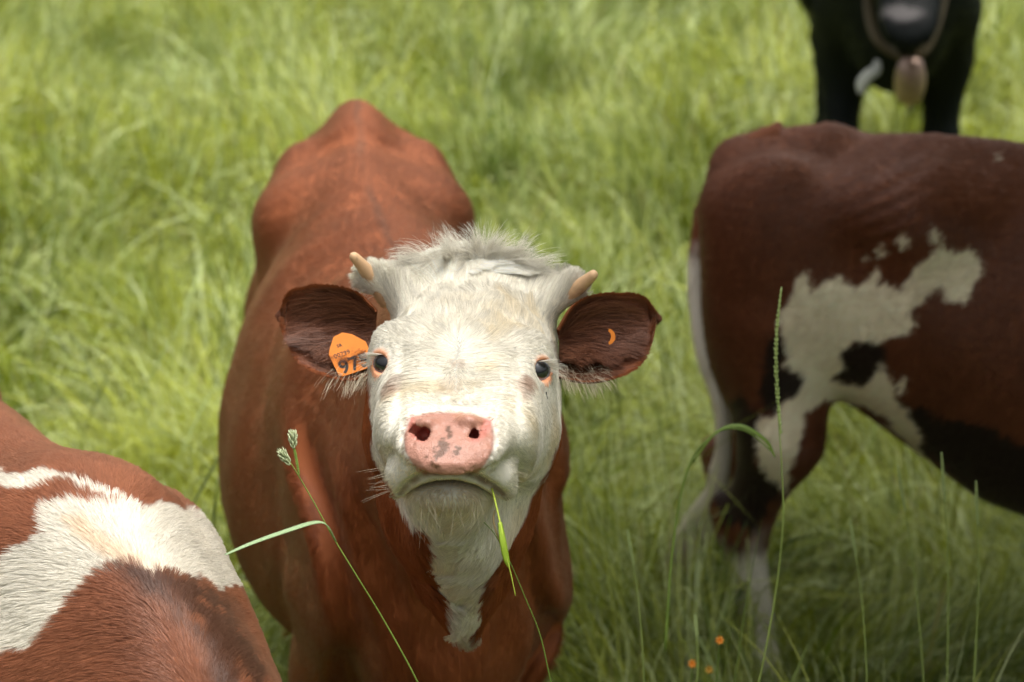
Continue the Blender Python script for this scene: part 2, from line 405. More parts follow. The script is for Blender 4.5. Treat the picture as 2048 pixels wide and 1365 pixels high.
def ear_of(place, sc, Hh, s, parent, mat, color, up=.3):
    L = 18; G = []
    for i in range(L):
        t = i / (L - 1); wd = .048 * math.sin(math.pi * min(1, .18 + .86 * t)) ** .7 + .004
        for j in range(9):
            u = j / 8 - .5; G.append((-.12 - .02 * t + 1.3 * wd * u, s * (.085 + .15 * t), -.055 + up * .06 * t + 1.5 * wd * u))
            G[-1] = (G[-1][0] - .03 * math.cos(math.pi * u), G[-1][1], G[-1][2])
    G = np.array(G); B = G + V3(-.005, 0, 0); F_ = [[i * 9 + j, i * 9 + j + 1, (i + 1) * 9 + j + 1, (i + 1) * 9 + j] for i in range(L - 1) for j in range(8)]
    F2 = [[a + len(G) for a in f[::-1]] for f in F_]; rim = [(i, 0) for i in range(L)] + [(L - 1, j) for j in range(1, 9)] + [(i, 8) for i in range(L - 2, -1, -1)]
    F3 = [[a[0] * 9 + a[1], b[0] * 9 + b[1], b[0] * 9 + b[1] + len(G), a[0] * 9 + a[1] + len(G)] for a, b in zip(rim, rim[1:])]
    W = place.fwd(Hh.fwd(np.concatenate([G, B])) * sc)
    return mesh_obj('ear', W, F_ + F2 + F3, mat, parent, np.tile(color, (len(W), 1)))
def eye_of(place, sc, Hh, s, parent):
    bm = bmesh.new(); bmesh.ops.create_uvsphere(bm, u_segments=24, v_segments=16, radius=.021)
    vv = np.array([v.co for v in bm.verts]); ff = [[v.index for v in f.verts] for f in bm.faces]; bm.free()
    W = place.fwd(Hh.fwd(vv + V3(.005, s * .097, -.042)) * sc)
    return mesh_obj('eye', W, ff, M_EYE, parent, np.tile(V3(.01, .009, .009), (len(W), 1)))
def head_solid(S, H, k=.04, w=1.0):
    # H: x forward along the nose, y to the side, z towards the bridge of the nose; origin on the bridge between the eyes
    S.loft(H, [(-.25, -.07, -.12, .03), (-.215, -.018, -.18, .085), (-.16, .006, -.2, .092), (-.08, .008, -.205, .096), (0, 0, -.19, .095), (.055, -.008, -.165, .084), (.11, -.017, -.13, .073),
               (.16, -.022, -.092, .070), (.2, -.026, -.077, .064), (.23, -.034, -.071, .054), (.25, -.046, -.068, .035), (.256, -.053, -.063, .012)], k=k, n1=2.5, n2=2.4, mid=.5)

# ------------------------------------------------------------------ colours (linear)
C_BROWN = V3(.285, .080, .022); C_DARK = V3(.075, .030, .016); C_WHITE = V3(.74, .70, .60); C_CREAM = V3(.70, .58, .42)
C_PINK = V3(.40, .195, .140); C_PEACH = V3(.78, .36, .19); C_BLACK = V3(.006, .008, .008)
def mix(a, b, t):
    t = np.asarray(t)[..., None]; return a * (1 - t) + b * t

def muzzle_mat():
    m = attr_mat('hide_and_muzzle', .7, .25); nt = m.node_tree; b = nt.nodes['Principled BSDF']
    at = N_(nt, 'ShaderNodeAttribute', attribute_name='nose'); t = N_(nt, 'ShaderNodeTexCoord')
    vo = N_(nt, 'ShaderNodeTexVoronoi', Scale=620.0); mp = N_(nt, 'ShaderNodeMapping'); mp.inputs['Scale'].default_value = (1.0, 1.0, .55)
    wv = N_(nt, 'ShaderNodeTexNoise', Scale=260.0, Detail=3.0); ad = N_(nt, 'ShaderNodeMath', operation='MULTIPLY_ADD'); ad.inputs[1].default_value = .6
    bm = N_(nt, 'ShaderNodeBump', Distance=.0022); ms = N_(nt, 'ShaderNodeMath', operation='MULTIPLY'); ms.inputs[1].default_value = .34
    mr = N_(nt, 'ShaderNodeMapRange'); mr.inputs['To Min'].default_value = .75; mr.inputs['To Max'].default_value = .34
    L = nt.links.new
    L(t.outputs['Object'], mp.inputs[0]); L(mp.outputs[0], vo.inputs['Vector']); L(t.outputs['Object'], wv.inputs['Vector']); L(vo.outputs['Distance'], ad.inputs[0]); L(wv.outputs['Fac'], ad.inputs[2])
    L(ad.outputs[0], bm.inputs['Height']); L(at.outputs['Fac'], ms.inputs[0]); L(ms.outputs[0], bm.inputs['Strength']); L(bm.outputs[0], b.inputs['Normal']); L(at.outputs['Fac'], mr.inputs['Value']); L(mr.outputs[0], b.inputs['Roughness'])
    b.inputs['Specular IOR Level'].default_value = .4
    return m
M_HIDE1 = muzzle_mat()
# ================================================================== the brown heifer that looks up
F1 = Frame((-.30, 4.60, 0), (.1426, -.9898, 0), (.9898, .1426, 0), (0, 0, 1))
O1 = P(925, 735, 2.8)
VF = Frame(O1, AR, AU, -AF)
def VP(px, py, w): return VF.inv(P(px, py, 2.8 - w))          # view-aligned head coordinates in metres
def rot_axes(phi, roll, yaw):
    a = V3(0, -math.sin(phi), math.cos(phi)); n = V3(0, math.cos(phi), math.sin(phi)); y = V3(1, 0, 0)
    def ry(v): c, s_ = math.cos(yaw), math.sin(yaw); return V3(v[0] * c - v[2] * s_, v[1], v[2] * c + v[0] * s_)
    def rr(v): c, s_ = math.cos(roll), math.sin(roll); return V3(v[0] * c + v[1] * s_, -v[0] * s_ + v[1] * c, v[2])
    return [VF.vec(rr(ry(v))) for v in (a, y, n)]
H1 = Frame(VF.fwd((0.003, .042, 0)), *rot_axes(math.radians(22), math.radians(3.0), math.radians(2.5)))
b1 = lambda x: -.03 * np.sin(np.clip(np.asarray(x, float) / 1.3, 0, 1) * math.pi)
EYES = {-1: (VP(780, 729, -.010), V3(-.50, .05, .86)), 1: (VP(1067, 742, -.010), V3(.46, .03, .88))}
HORN = {-1: [VP(778, 600, -.165), VP(752, 568, -.15), VP(727, 535, -.13), VP(703, 508, -.11)],
        1: [VP(1110, 605, -.165), VP(1140, 588, -.15), VP(1168, 566, -.13), VP(1192, 545, -.11)]}
def main_solid():
    S = Solid()
    cow_body(S, F1, off=b1)
    S.chain(F1, [(.8, b1(.8), .95, .20), (1.2, .0, .96, .17)], .06)
    nk = F1.inv(H1.fwd((-.20, 0, -.07))); nl = F1.inv(H1.fwd((-.16, 0, -.15)))
    S.chain(F1, [(1.16, 0, 1.04, .14), (*nk, .075)], .10)
    S.chain(F1, [(1.25, 0, .88, .150), (*nl, .070)], .12)
    head_solid(S, H1, .05)
    S.ell(H1, (-.195, 0, -.040), (.045, .060, .045), .05)                       # poll
    for s in (1, -1):
        e, g = EYES[s]
        S.ell(VF, e + V3(-s * .006, .003, -.012), (.024, .027, .032), .03)      # orbit
        S.ell(VF, e + V3(-s * .012, .022, -.010), (.022, .011, .020), .035)       # brow
        S.ell(H1, (-.055, s * .064, -.12), (.09, .036, .072), .05)              # cheek
        hb = HORN[s]; S.cone(VF, VP(935 + s * 70, 605 + s * 6, -.18), hb[1] + V3(-s * .006, 0, -.006), .036, .0163, .037)
        S.ell(VF, VP(808 if s < 0 else 1030, 862, .050), (.020, .052, .060), .06)  # the broad flat side of the face
    S.ell(VF, VP(897, 889, .150), (.052, .032, .030), .014)                  # nose plate
    S.ell(VF, VP(854, 846, .174), (.014, .009, .014), .007); S.ell(VF, VP(936, 842, .173), (.014, .009, .014), .007)
    S.ell(VF, VP(822, 868, .150), (.012, .022, .020), .012); S.ell(VF, VP(972, 872, .150), (.012, .022, .020), .012)
    lip = [(795, 975, .120, .0125), (806, 952, .132, .0145), (832, 934, .146, .0140), (858, 924, .154, .0130), (894, 921, .158, .0130), (932, 924, .154, .0130), (962, 934, .146, .0140), (994, 953, .132, .0145), (1011, 975, .120, .0125)]
    S.chain(VF, [(*VP(x, y, w_), r_) for x, y, w_, r_ in lip], .020)          # upper lip and its drooping corners
    S.ell(VF, VP(898, 990, .096), (.047, .0265, .052), .004)                    # chin
    S.chain(VF, [(*VP(897, 1010, .06), .042), (*VP(920, 1040, -.06), .06), (*VP(925, 1010, -.16), .075)], .04)
    # throat and dewlap
    S.chain(VF, [(*VP(905, 1060, -.03), .034), (*VP(918, 1130, -.09), .030), (*VP(928, 1200, -.14), .023), (*VP(932, 1255, -.17), .016)], .045)
    S.chain(VF, [(*VP(884, 1040, .018), .011), (*VP(892, 1095, -.008), .010), (*VP(903, 1180, -.074), .009), (*VP(918, 1250, -.132), .009)], .012)
    S.chain(VF, [(*VP(1012, 880, -.04), .045), (*VP(965, 1000, -.10), .040), (*VP(955, 1110, -.16), .04)], .06)
    S.chain(VF, [(*VP(840, 880, -.04), .047), (*VP(865, 1000, -.10), .040), (*VP(895, 1110, -.16), .035)], .06)
    # cuts: eye openings, nostrils, mouth
    for s in (1, -1):
        e, g = EYES[s]; g = unit(g); side = unit(np.cross(V3(0, 1, 0), g)); up = np.cross(g, side)
        S.ell(VF, e + g * .020, (.0125, .0100, .022), .003, 's', rot=(side * .96 + up * .2 * -s, up, g))
        S.ell(VF, e + g * .016 + V3(-s * .009, -.004, .002), (.007, .0045, .012), .003, 's')
    for s, (x, y) in {-1: (848, 873), 1: (949, 874)}.items():
        S.ell(VF, VP(x, y, .172), (.0078, .0070, .022), .003, 's', rot=((.9, s * .45 * -1, 0), (s * .45, .9, 0), (0, 0, 1)))
        S.chain(VF, [(*VP(x + s * 2, y + 1, .178), .0066), (*VP(x + s * 14, y - 4, .174 - (s < 0) * .003), .0064)], .005, 's')
    m = [VP(801, 993, .130), VP(815, 974, .145), VP(836, 957, .158), VP(858, 949, .166), VP(894, 946, .170), VP(932, 949, .166), VP(956, 957, .158), VP(984, 974, .146), VP(1006, 993, .130)]
    S.chain(VF, [(*(q + V3(0, -.0012, .004)), .0056) for q in m], .004, 's')
    fold = [VP(855, 822, .178), VP(880, 806, .186), VP(915, 803, .187), VP(945, 815, .180)]
    S.chain(VF, [(*q, .0022) for q in fold], .008, 's')
    def disp(p):
        q = F1.inv(p); v = VF.inv(p); near = ss(1.0, 1.2, q[..., 0]) * (1 - ss(1.55, 1.62, q[..., 0]))
        # skin folds down the neck and shoulder
        return .011 * near * np.sin(q[..., 1] * 70 + 2.5 * np.sin(q[..., 2] * 7) + 3 * noise(q, 6, 3)) * ss(.04, .16, np.abs(q[..., 1])) * (1 - ss(.92, 1.05, q[..., 2])) + .003 * noise(q, 9, 5) \
            + .016 * np.exp(-((q[..., 0] - .52) / .07) ** 2 - ((q[..., 2] - 1.02) / .11) ** 2) * ss(.08, .16, np.abs(q[..., 1])) \
            + .0022 * np.abs(noise(v * V3(1, 1.3, 1), 190, 12)) * ss(.15, .165, v[..., 2]) * (np.abs(v[..., 0] - VP(897, 0, .17)[0]) < .05)
    S.add(disp, 0, 'd')
    return S
TH = [(690, 560), (750, 480), (850, 430), (1000, 430), (1200, 500), (1240, 600), (1150, 640), (1128, 760), (1118, 860), (1100, 935), (1055, 1015), (1008, 1100), (988, 1150), (970, 1215), (956, 1265), (935, 1288), (902, 1276), (884, 1215), (866, 1150), (846, 1100), (838, 1050), (800, 1010), (770, 960), (748, 905), (742, 800), (735, 700), (745, 650), (735, 600)]
TH_UV = np.array(TH, float)
def pix(p):
    r = p - CAM; d = r @ AF
    return np.stack([1024 + FPX * (r @ AR) / d, 682.5 - FPX * (r @ AU) / d], 1)
SPOTS = [(897, 858, .0032), (900, 868, .0040), (884, 884, .0050), (892, 893, .0056), (881, 904, .0050), (874, 909, .0034), (917, 896, .0036), (913, 905, .0036), (865, 922, .0032), (876, 928, .0028), (853, 912, .002), (870, 898, .002)]
SPOTS = [(VP(x, y, .178)[:2], r) for x, y, r in SPOTS]
NP_ = np.array([VP(x, y, .165)[:2] for x, y in [(822, 834), (860, 827), (905, 826), (945, 829), (982, 841), (990, 872), (986, 900), (972, 925), (955, 946), (897, 950), (845, 950), (828, 925), (812, 900), (808, 870), (816, 850)]])
def white_mask(p):                     # 1 where the head and throat are white
    v = VF.inv(p)
    d = poly_sd(pix(p) + 3.5 * vnoise(p, 50, 9)[:, :2], TH_UV) / 1700
    h = H1.inv(p)
    vy = VF.inv(p)[:, 1]
    return (1 - ss(-.002, .002, d)) * (1 - ss(.225, .24, -h[:, 0] + .6 * np.minimum(h[:, 2] + .18, 0)) * ss(-.16, -.12, vy)) * ss(-.30, -.275, VF.inv(p)[:, 2] + .02 * noise(p, 30, 8))
def plate_mask(p):
    v = VF.inv(p); d = poly_sd(v[:, :2], NP_); return (1 - ss(-.0015, .002, d)) * ss(.10, .12, v[:, 2])
MOUTH = np.array([VP(801, 993, .130), VP(815, 974, .145), VP(836, 957, .158), VP(858, 949, .166), VP(894, 946, .170), VP(932, 949, .166), VP(956, 957, .158), VP(984, 974, .146), VP(1006, 993, .130)])
def mouth_d(v):
    d = np.full(len(v), 9.0)
    for a, b in zip(MOUTH, MOUTH[1:]):
        e = b - a; t = np.clip(((v - a) @ e) / (e @ e), 0, 1); d = np.minimum(d, np.linalg.norm(v - a - t[:, None] * e, axis=1))
    return d
def eye_d(v):
    return np.min([np.linalg.norm(v - EYES[s][0] - EYES[s][1] * .018, axis=1) for s in (-1, 1)], axis=0)
def skin1(p, nn):
    v = VF.inv(p); wm = white_mask(p); q = F1.inv(p)
    c = brown1(p)
    c = mix(c, C_WHITE, wm)
    for s in (1, -1):
        e, g = EYES[s]; d = np.linalg.norm((v - e - g * .018) / V3(1, .95, 1), axis=1); dd = (v - (e + g * .018 + V3(-s * .012, -.010, 0))) * V3(.8, 1, .6)
        c = mix(c, C_PEACH, (1 - ss(.015, .022, d)) * wm); c = mix(c, C_PEACH, (1 - ss(.006, .015, np.linalg.norm(dd, axis=1))) * wm)
        c = mix(c, V3(.35, .12, .08), (1 - ss(.0105, .0135, d)) * wm * .6)
    pm = plate_mask(p)
    pk = C_PINK * (1 + .12 * fbm(v, 90, 3))[:, None]
    pk = mix(pk, V3(.46, .22, .12), ss(.2, .8, noise(v, 40, 8)) * .6)
    pk = mix(pk, V3(.12, .07, .05), (1 - ss(-.0005, .0045, -poly_sd(v[:, :2], NP_))) * ss(.034, .046, np.abs(v[:, 0] - VP(897, 0, .165)[0])) * .7)
    for (uv, r) in SPOTS:
        d = np.linalg.norm((v[:, :2] - uv) * V3(1, .8, 0)[:2] + .0022 * vnoise(v, 420, 2)[:, :2], axis=1)
        pk = mix(pk, V3(.12, .055, .03), (1 - ss(r * .6, r, d)) * .95)
    for s, (x, y) in {-1: (848, 873), 1: (947, 874)}.items():
        d = np.linalg.norm((v - VP(x, y, .15)) / V3(1, 1.15, 3), axis=1)
        pk = mix(pk, V3(.36, .08, .06), 1 - ss(.006, .012, d))
        ch = [VP(x + s * 2, y + 1, .17)[:2], VP(x + s * 16, y - 6, .17)[:2], VP(x + s * 27, y - 22, .17)[:2], VP(x + s * 29, y - 36, .17)[:2]]
        dc = np.full(len(p), 9.0)
        for a, b in zip(ch, ch[1:]):
            e_ = b - a; t = np.clip(((v[:, :2] - a) @ e_) / (e_ @ e_), 0, 1); dc = np.minimum(dc, np.linalg.norm(v[:, :2] - a - t[:, None] * e_, axis=1))
        pk = mix(pk, V3(.46, .15, .11), (1 - ss(.002, .008, dc)) * .8)
    c = mix(c, pk, pm)
    c = mix(c, V3(.16, .085, .055), (1 - ss(.0028, .0060, mouth_d(v))) * .85)
    return np.clip(c, 0, 1)
def brown1(p):
    q = F1.inv(p); n = fbm(q, 5, 21)
    c = C_BROWN * (1 + .10 * n)[:, None]
    c = mix(c, V3(.36, .20, .13), (1 - ss(.002, .016, np.abs(q[:, 1] - b1(q[:, 0])) + .006 * noise(q, 40, 2))) * ss(.9, 1.12, q[:, 2]) * (1 - ss(1.25, 1.35, q[:, 0])) * .0)
    c = mix(c, V3(.12, .060, .035), (1 - ss(.0, .012, np.abs(q[:, 1] - b1(q[:, 0]) + .004 * noise(q, 14, 2)))) * ss(1.0, 1.1, q[:, 2]) * .45 * ss(-.3, .5, noise(q, 12, 6) + .5))
    br = poly_sd(np.stack([q[:, 1], q[:, 2]], 1) + .02 * vnoise(q, 20, 4)[:, :2], [(.02, .50), (.09, .52), (.07, .60), (.03, .62), (.0, .57)])
    c = mix(c, C_WHITE, (1 - ss(-.004, .004, br)) * ss(1.3, 1.35, q[:, 0]))
    return c
S1 = main_solid()
cow1 = empty('cow', F1.fwd((.7, 0, 0)), 'reddish-brown horned cow with white face and orange ear tag staring up', 'cow', 'cows in the meadow')
V, Q = polygonise(S1, (-.75, 2.70, -.01), (.25, 4.75, 1.45), .007)
def trim(V, Q, keep): 
    k = keep[Q].all(1); Q = Q[k]; u, inv = np.unique(Q, return_inverse=True); return V[u], inv.reshape(-1, 4)
hv = VF.inv(V)
Vb, Qb = trim(V, Q, (H1.inv(V)[:, 0] < -.20) | (hv[:, 1] < -.36) | (hv[:, 2] < -.34))
Vb = relax(Vb, Qb, 2)
# the head and throat of the same solid, finer
lo = VF.inv(O1); 
Vh, Qh = polygonise(S1, O1 + V3(-.22, -.36, -.48), O1 + V3(.22, .50, .30), .0026)
hh = VF.inv(Vh)
Vh, Qh = trim(Vh, Qh, (H1.inv(Vh)[:, 0] > -.24) & (hh[:, 1] > -.40) & (hh[:, 2] > -.38))
Vh = relax(Vh, Qh, 2)
print('verts', len(Vb), len(Vh))
V = np.concatenate([Vb, Vh]); Q = np.concatenate([Qb, Qh + len(Vb)]); 
N = normals(V, Q)
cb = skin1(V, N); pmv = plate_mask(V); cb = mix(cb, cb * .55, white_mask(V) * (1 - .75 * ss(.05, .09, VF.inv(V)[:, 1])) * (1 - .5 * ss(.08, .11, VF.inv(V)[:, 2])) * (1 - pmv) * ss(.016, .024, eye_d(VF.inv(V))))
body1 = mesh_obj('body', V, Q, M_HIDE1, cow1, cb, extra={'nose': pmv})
for s in (-1, 1):
    e, g = EYES[s]
    bm = bmesh.new(); bmesh.ops.create_uvsphere(bm, u_segments=48, v_segments=32, radius=.0205)
    vv = np.array([v.co for v in bm.verts]); ff = [[v.index for v in f.verts] for f in bm.faces]; bm.free()
    g = unit(g); gaze = unit(g + V3(s * .05, -.0, 0)); ang = np.degrees(np.arccos(np.clip(unit(vv) @ gaze, -1, 1)))
    c = mix(V3(.22, .23, .27), V3(.004, .005, .007), 1 - ss(27, 29, ang))
    c = mix(c, V3(.45, .2, .16), ss(48, 60, ang))
    mesh_obj('eye', VF.fwd(vv + e), ff, M_EYE, cow1, c)
# horns: a tapering keratin tube with a blunt tip
M_HORN = attr_mat('horn', .45, .35, .25, 120)
for s in (-1, 1):
    pa = catmull([VF.fwd(x) for x in HORN[s]], 8); n = len(pa); t = np.linspace(0, 1, n)
    rd = (.0132 + (.0052 - .0132) * t ** 1.2) * np.where(t > .93, np.sqrt(np.clip(1 - ((t - .93) / .075) ** 2, .05, 1)), 1)
    hvv, hff = tube(pa, rd, 20); tt = np.concatenate([np.repeat(t, 20), [0, 1]])
    c = mix(V3(.50, .31, .17), V3(.66, .42, .24), ss(.2, .9, tt)) * (1 + .25 * noise(hvv * V3(1, 1, 1), 160, 3) * (1 - tt))[:, None]
    c = mix(c, V3(.10, .06, .04), ss(.6, .7, noise(hvv, 300, 9)) * .3)
    mesh_obj('horn', hvv, hff, M_HORN, cow1, np.clip(c, 0, 1))

# ears: a cupped shell, open to the front
def ear_shell(upper, lower, depth_up, depth_lo, cup, thick=.004, n=28, m=22):
    up_, lo_ = catmull([(*a, d) for a, d in zip(upper, depth_up)], 8), catmull([(*a, d) for a, d in zip(lower, depth_lo)], 8)
    def res(c, k):
        L = np.concatenate([[0], np.cumsum(np.linalg.norm(np.diff(c[:, :2], axis=0), axis=1))]); x = np.linspace(0, L[-1], k)
        return np.stack([np.interp(x, L, c[:, j]) for j in range(3)], 1)
    A, B = res(up_, n), res(lo_, n); G = np.zeros((n, m, 3))
    for i in range(n):
        for j in range(m):
            t = j / (m - 1); q = A[i] * (1 - t) + B[i] * t; bow = math.sin(math.pi * t) ** .8
            sarc = math.sin(math.pi * min(1, .25 + .75 * i / (n - 1)))
            G[i, j] = P(q[0], q[1], 2.8 - (q[2] - cup * bow * (.25 + .75 * sarc)))
    G2 = G.reshape(-1, 3)
    F = np.array([[i * m + j, i * m + j + 1, (i + 1) * m + j + 1, (i + 1) * m + j] for i in range(n - 1) for j in range(m - 1)])
    Nn = normals(G2, F)
    if (Nn @ -AF).mean() < 0: Nn = -Nn; F = F[:, ::-1]
    back = G2 - Nn * thick
    F2 = F[:, ::-1] + n * m; Fs = []
    rim = [(i, 0) for i in range(n)] + [(n - 1, j) for j in range(1, m)] + [(i, m - 1) for i in range(n - 2, -1, -1)]
    for a, b in zip(rim, rim[1:]):
        x, y = a[0] * m + a[1], b[0] * m + b[1]; Fs.append([x, y, y + n * m, x + n * m])
    return np.concatenate([G2, back]), np.concatenate([F, F2, np.array(Fs)]), (n, m), F
EAR = {-1: dict(upper=[(752, 625), (715, 590), (660, 577), (610, 580), (578, 595), (568, 625)], lower=[(752, 745), (700, 757), (650, 746), (608, 724), (582, 690), (568, 640)],
                du=[-.13, -.12, -.125, -.14, -.15, -.155], dl=[-.10, -.085, -.085, -.10, -.125, -.15], cup=.035),
       1: dict(upper=[(1118, 662), (1148, 614), (1195, 594), (1250, 591), (1292, 604), (1306, 634)], lower=[(1118, 752), (1165, 762), (1215, 757), (1262, 735), (1295, 695), (1307, 645)],
               du=[-.13, -.12, -.125, -.14, -.15, -.155], dl=[-.10, -.085, -.085, -.10, -.125, -.15], cup=.035)}
ears = {}
for s in (-1, 1):
    e = EAR[s]; ev, ef, (en, em), eface = ear_shell(e['upper'], e['lower'], e['du'], e['dl'], e['cup'])
    cc = np.tile(C_BROWN * .6, (len(ev), 1)); cc[:en * em] = V3(.20, .065, .028)
    ears[s] = (ev, ef, en, em, mesh_obj('ear', ev, ef, M_SKIN, cow1, cc))

# ---- coat of the heifer: short on the body, long and tousled on the forehead
Nb = normals(Vb, Qb); Nh = normals(Vh, Qh)
def flow_body(F):
    def f(p, nn):
        ln = nn @ F.M; q = F.inv(p)
        d = np.stack([-1.0 + 0 * ln[:, 0], ln[:, 1] * .15, -.25 - .9 * np.abs(ln[:, 1]) ** 1.5], 1)
        legs = 1 - ss(.5, .62, q[:, 2]); d = mix(d, np.tile(V3(-.1, 0, -1), (len(p), 1)), legs)
        fr = ss(1.28, 1.42, q[:, 0]) * (1 - ss(.1, .5, ln[:, 2])); d = mix(d, np.tile(V3(.1, 0, -1), (len(p), 1)), fr)
        d = d + .20 * vnoise(q, 3.2, 77)
        return F.vec(d)
    return f
WH = VP(918, 703, 0)
def flow_head(p, nn):
    v = VF.inv(p); dx = v[:, 0] - WH[0]; dy = v[:, 1] - WH[1]
    r = np.sqrt(dx * dx + dy * dy) + 1e-6
    d = np.stack([dx / r, dy / r, 0 * dx], 1)
    top = ss(-.005, .035, dy)
    d = d * (1 - .45 * top[:, None]) + top[:, None] * V3(0, 1.0, -.4)                                 # forehead: upwards
    low = ss(.0, .05, -dy)
    d[:, 0] += low * (np.sign(dx) * .35 * ss(0, .03, np.abs(dx)))
    d = d + low[:, None] * V3(0, -.1, 0)
    muz = ss(.10, .13, v[:, 2]); d = mix(d, np.stack([dx * 9, -.6 - 0 * dx, -.6 + 0 * dx], 1), muz)
    thr = (1 - ss(VP(0, 1030, 0)[1], VP(0, 960, 0)[1], v[:, 1])); d = mix(d, np.stack([dx * 4, -1 + 0 * dx, .2 + 0 * dx], 1), thr)
    pl = ss(.085, .125, v[:, 1] + .01 * noise(v, 25, 3)); dp = np.stack([dx * 11, .35 + 0 * dx, .25 + 0 * dx], 1); d = mix(unit(d), unit(dp), pl * .9)
    d = unit(d) + .34 * vnoise(v, 24, 5) + .22 * vnoise(v, 60, 6) + (.38 * vnoise(v, 32, 15) + .45 * vnoise(v, 85, 16)) * ss(.085, .14, v[:, 1])[:, None]
    return VF.vec(d)
def len_head(p, nn):
    v = VF.inv(p); fo = ss(-.02, .06, v[:, 1] - WH[1]); poll = ss(.095, .15, v[:, 1])
    L = .008 + .022 * fo + .008 * poll * (1 + .5 * noise(v, 40, 31))
    L = L * ss(.012, .05, eye_d(v)) + .003
    thr = 1 - ss(VP(0, 1060, 0)[1], VP(0, 980, 0)[1], v[:, 1]); L = L + .014 * thr
    L = L * (1 - .45 * ss(.12, .15, v[:, 2]))
    L = np.where(v[:, 2] > .10, np.minimum(L, .0022 + .35 * np.maximum(mouth_d(v) - .004, 0) + .012 * (v[:, 1] < VP(0, 985, .15)[1])), L)
    return L
def lift_head(p, nn):
    v = VF.inv(p); return .15 + .12 * ss(.085, .13, v[:, 1]) + .14 * noise(v, 45, 6)
def w_head(c, nn):
    v = VF.inv(c); w_ = (1 - plate_mask(c)) * ss(.0135, .017, eye_d(v)) * ss(.0030, .0058, mouth_d(v)); return w_ * (.35 + ss(-.2, .35, nn @ -AF)) * (1 + 1.3 * ss(.07, .11, v[:, 1]))
def col_head(p, nn):
    c = skin1(p, nn); v = VF.inv(p); c = mix(c, c * 1.08, white_mask(p))
    sh = fbm(v, 18, 40); c = c * (1 - .16 * ss(.0, .5, noise(v * V3(1, .35, .35), 330, 44)) * ss(-.01, .03, v[:, 1] - WH[1]))[:, None]  # streaks put the shade between forehead hair clumps into the colour
    w_ = ss(.4, .6, c[:, 2])
    c = mix(c, c * V3(.93, .84, .68), w_ * ss(.0, .6, sh) * .8); c = mix(c, c * 1.3, w_ * ss(.085, .12, v[:, 1]))
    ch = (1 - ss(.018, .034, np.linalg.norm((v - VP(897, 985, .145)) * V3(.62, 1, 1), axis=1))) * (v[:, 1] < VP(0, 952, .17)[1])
    c = mix(c, V3(.56, .46, .30), ch * .7)  # browned chin hair: part dirt stain, part shade put into the colour
    # stained hair below the inner corners of the eyes and along the bridge
    for (x, y, r, a) in ((792, 775, .012, .6), (806, 760, .012, .4), (1038, 770, .013, .5), (1046, 760, .010, .5), (905, 770, .014, .22), (916, 720, .006, .35), (1085, 775, .004, .5)):
        d = np.linalg.norm((v[:, :2] - VP(x, y, .02)[:2]) * V3(1, .8, 0)[:2], axis=1) + .004 * noise(v, 90, 4)
        c = mix(c, V3(.34, .19, .12), (1 - ss(r * .4, r, d)) * a)
    return c
QUAL = 1.0
fur('coat', cow1, Vb, Qb, Nb, int(310000 * QUAL), skin1, flow_body(F1), lambda p, nn: .019 + 0 * p[:, 0], lambda p, nn: .09 + .04 * noise(p, 20, 3), .00042,
    wfun=lambda c, nn: .25 + ss(-.2, .3, unit(CAM - c)[:, 0] * nn[:, 0] + unit(CAM - c)[:, 1] * nn[:, 1] + unit(CAM - c)[:, 2] * nn[:, 2]), seed=11, wav=.14, clumps=((.016, .25),), seg=4)
fur('head_coat', cow1, Vh, Qh, Nh, int(260000 * QUAL), col_head, flow_head, len_head, lift_head, .00031, wfun=w_head, seed=12, wav=.16, clumps=((.0035, .45), (.009, .40)), seg=6, bend=.6, mat=M_PALE)

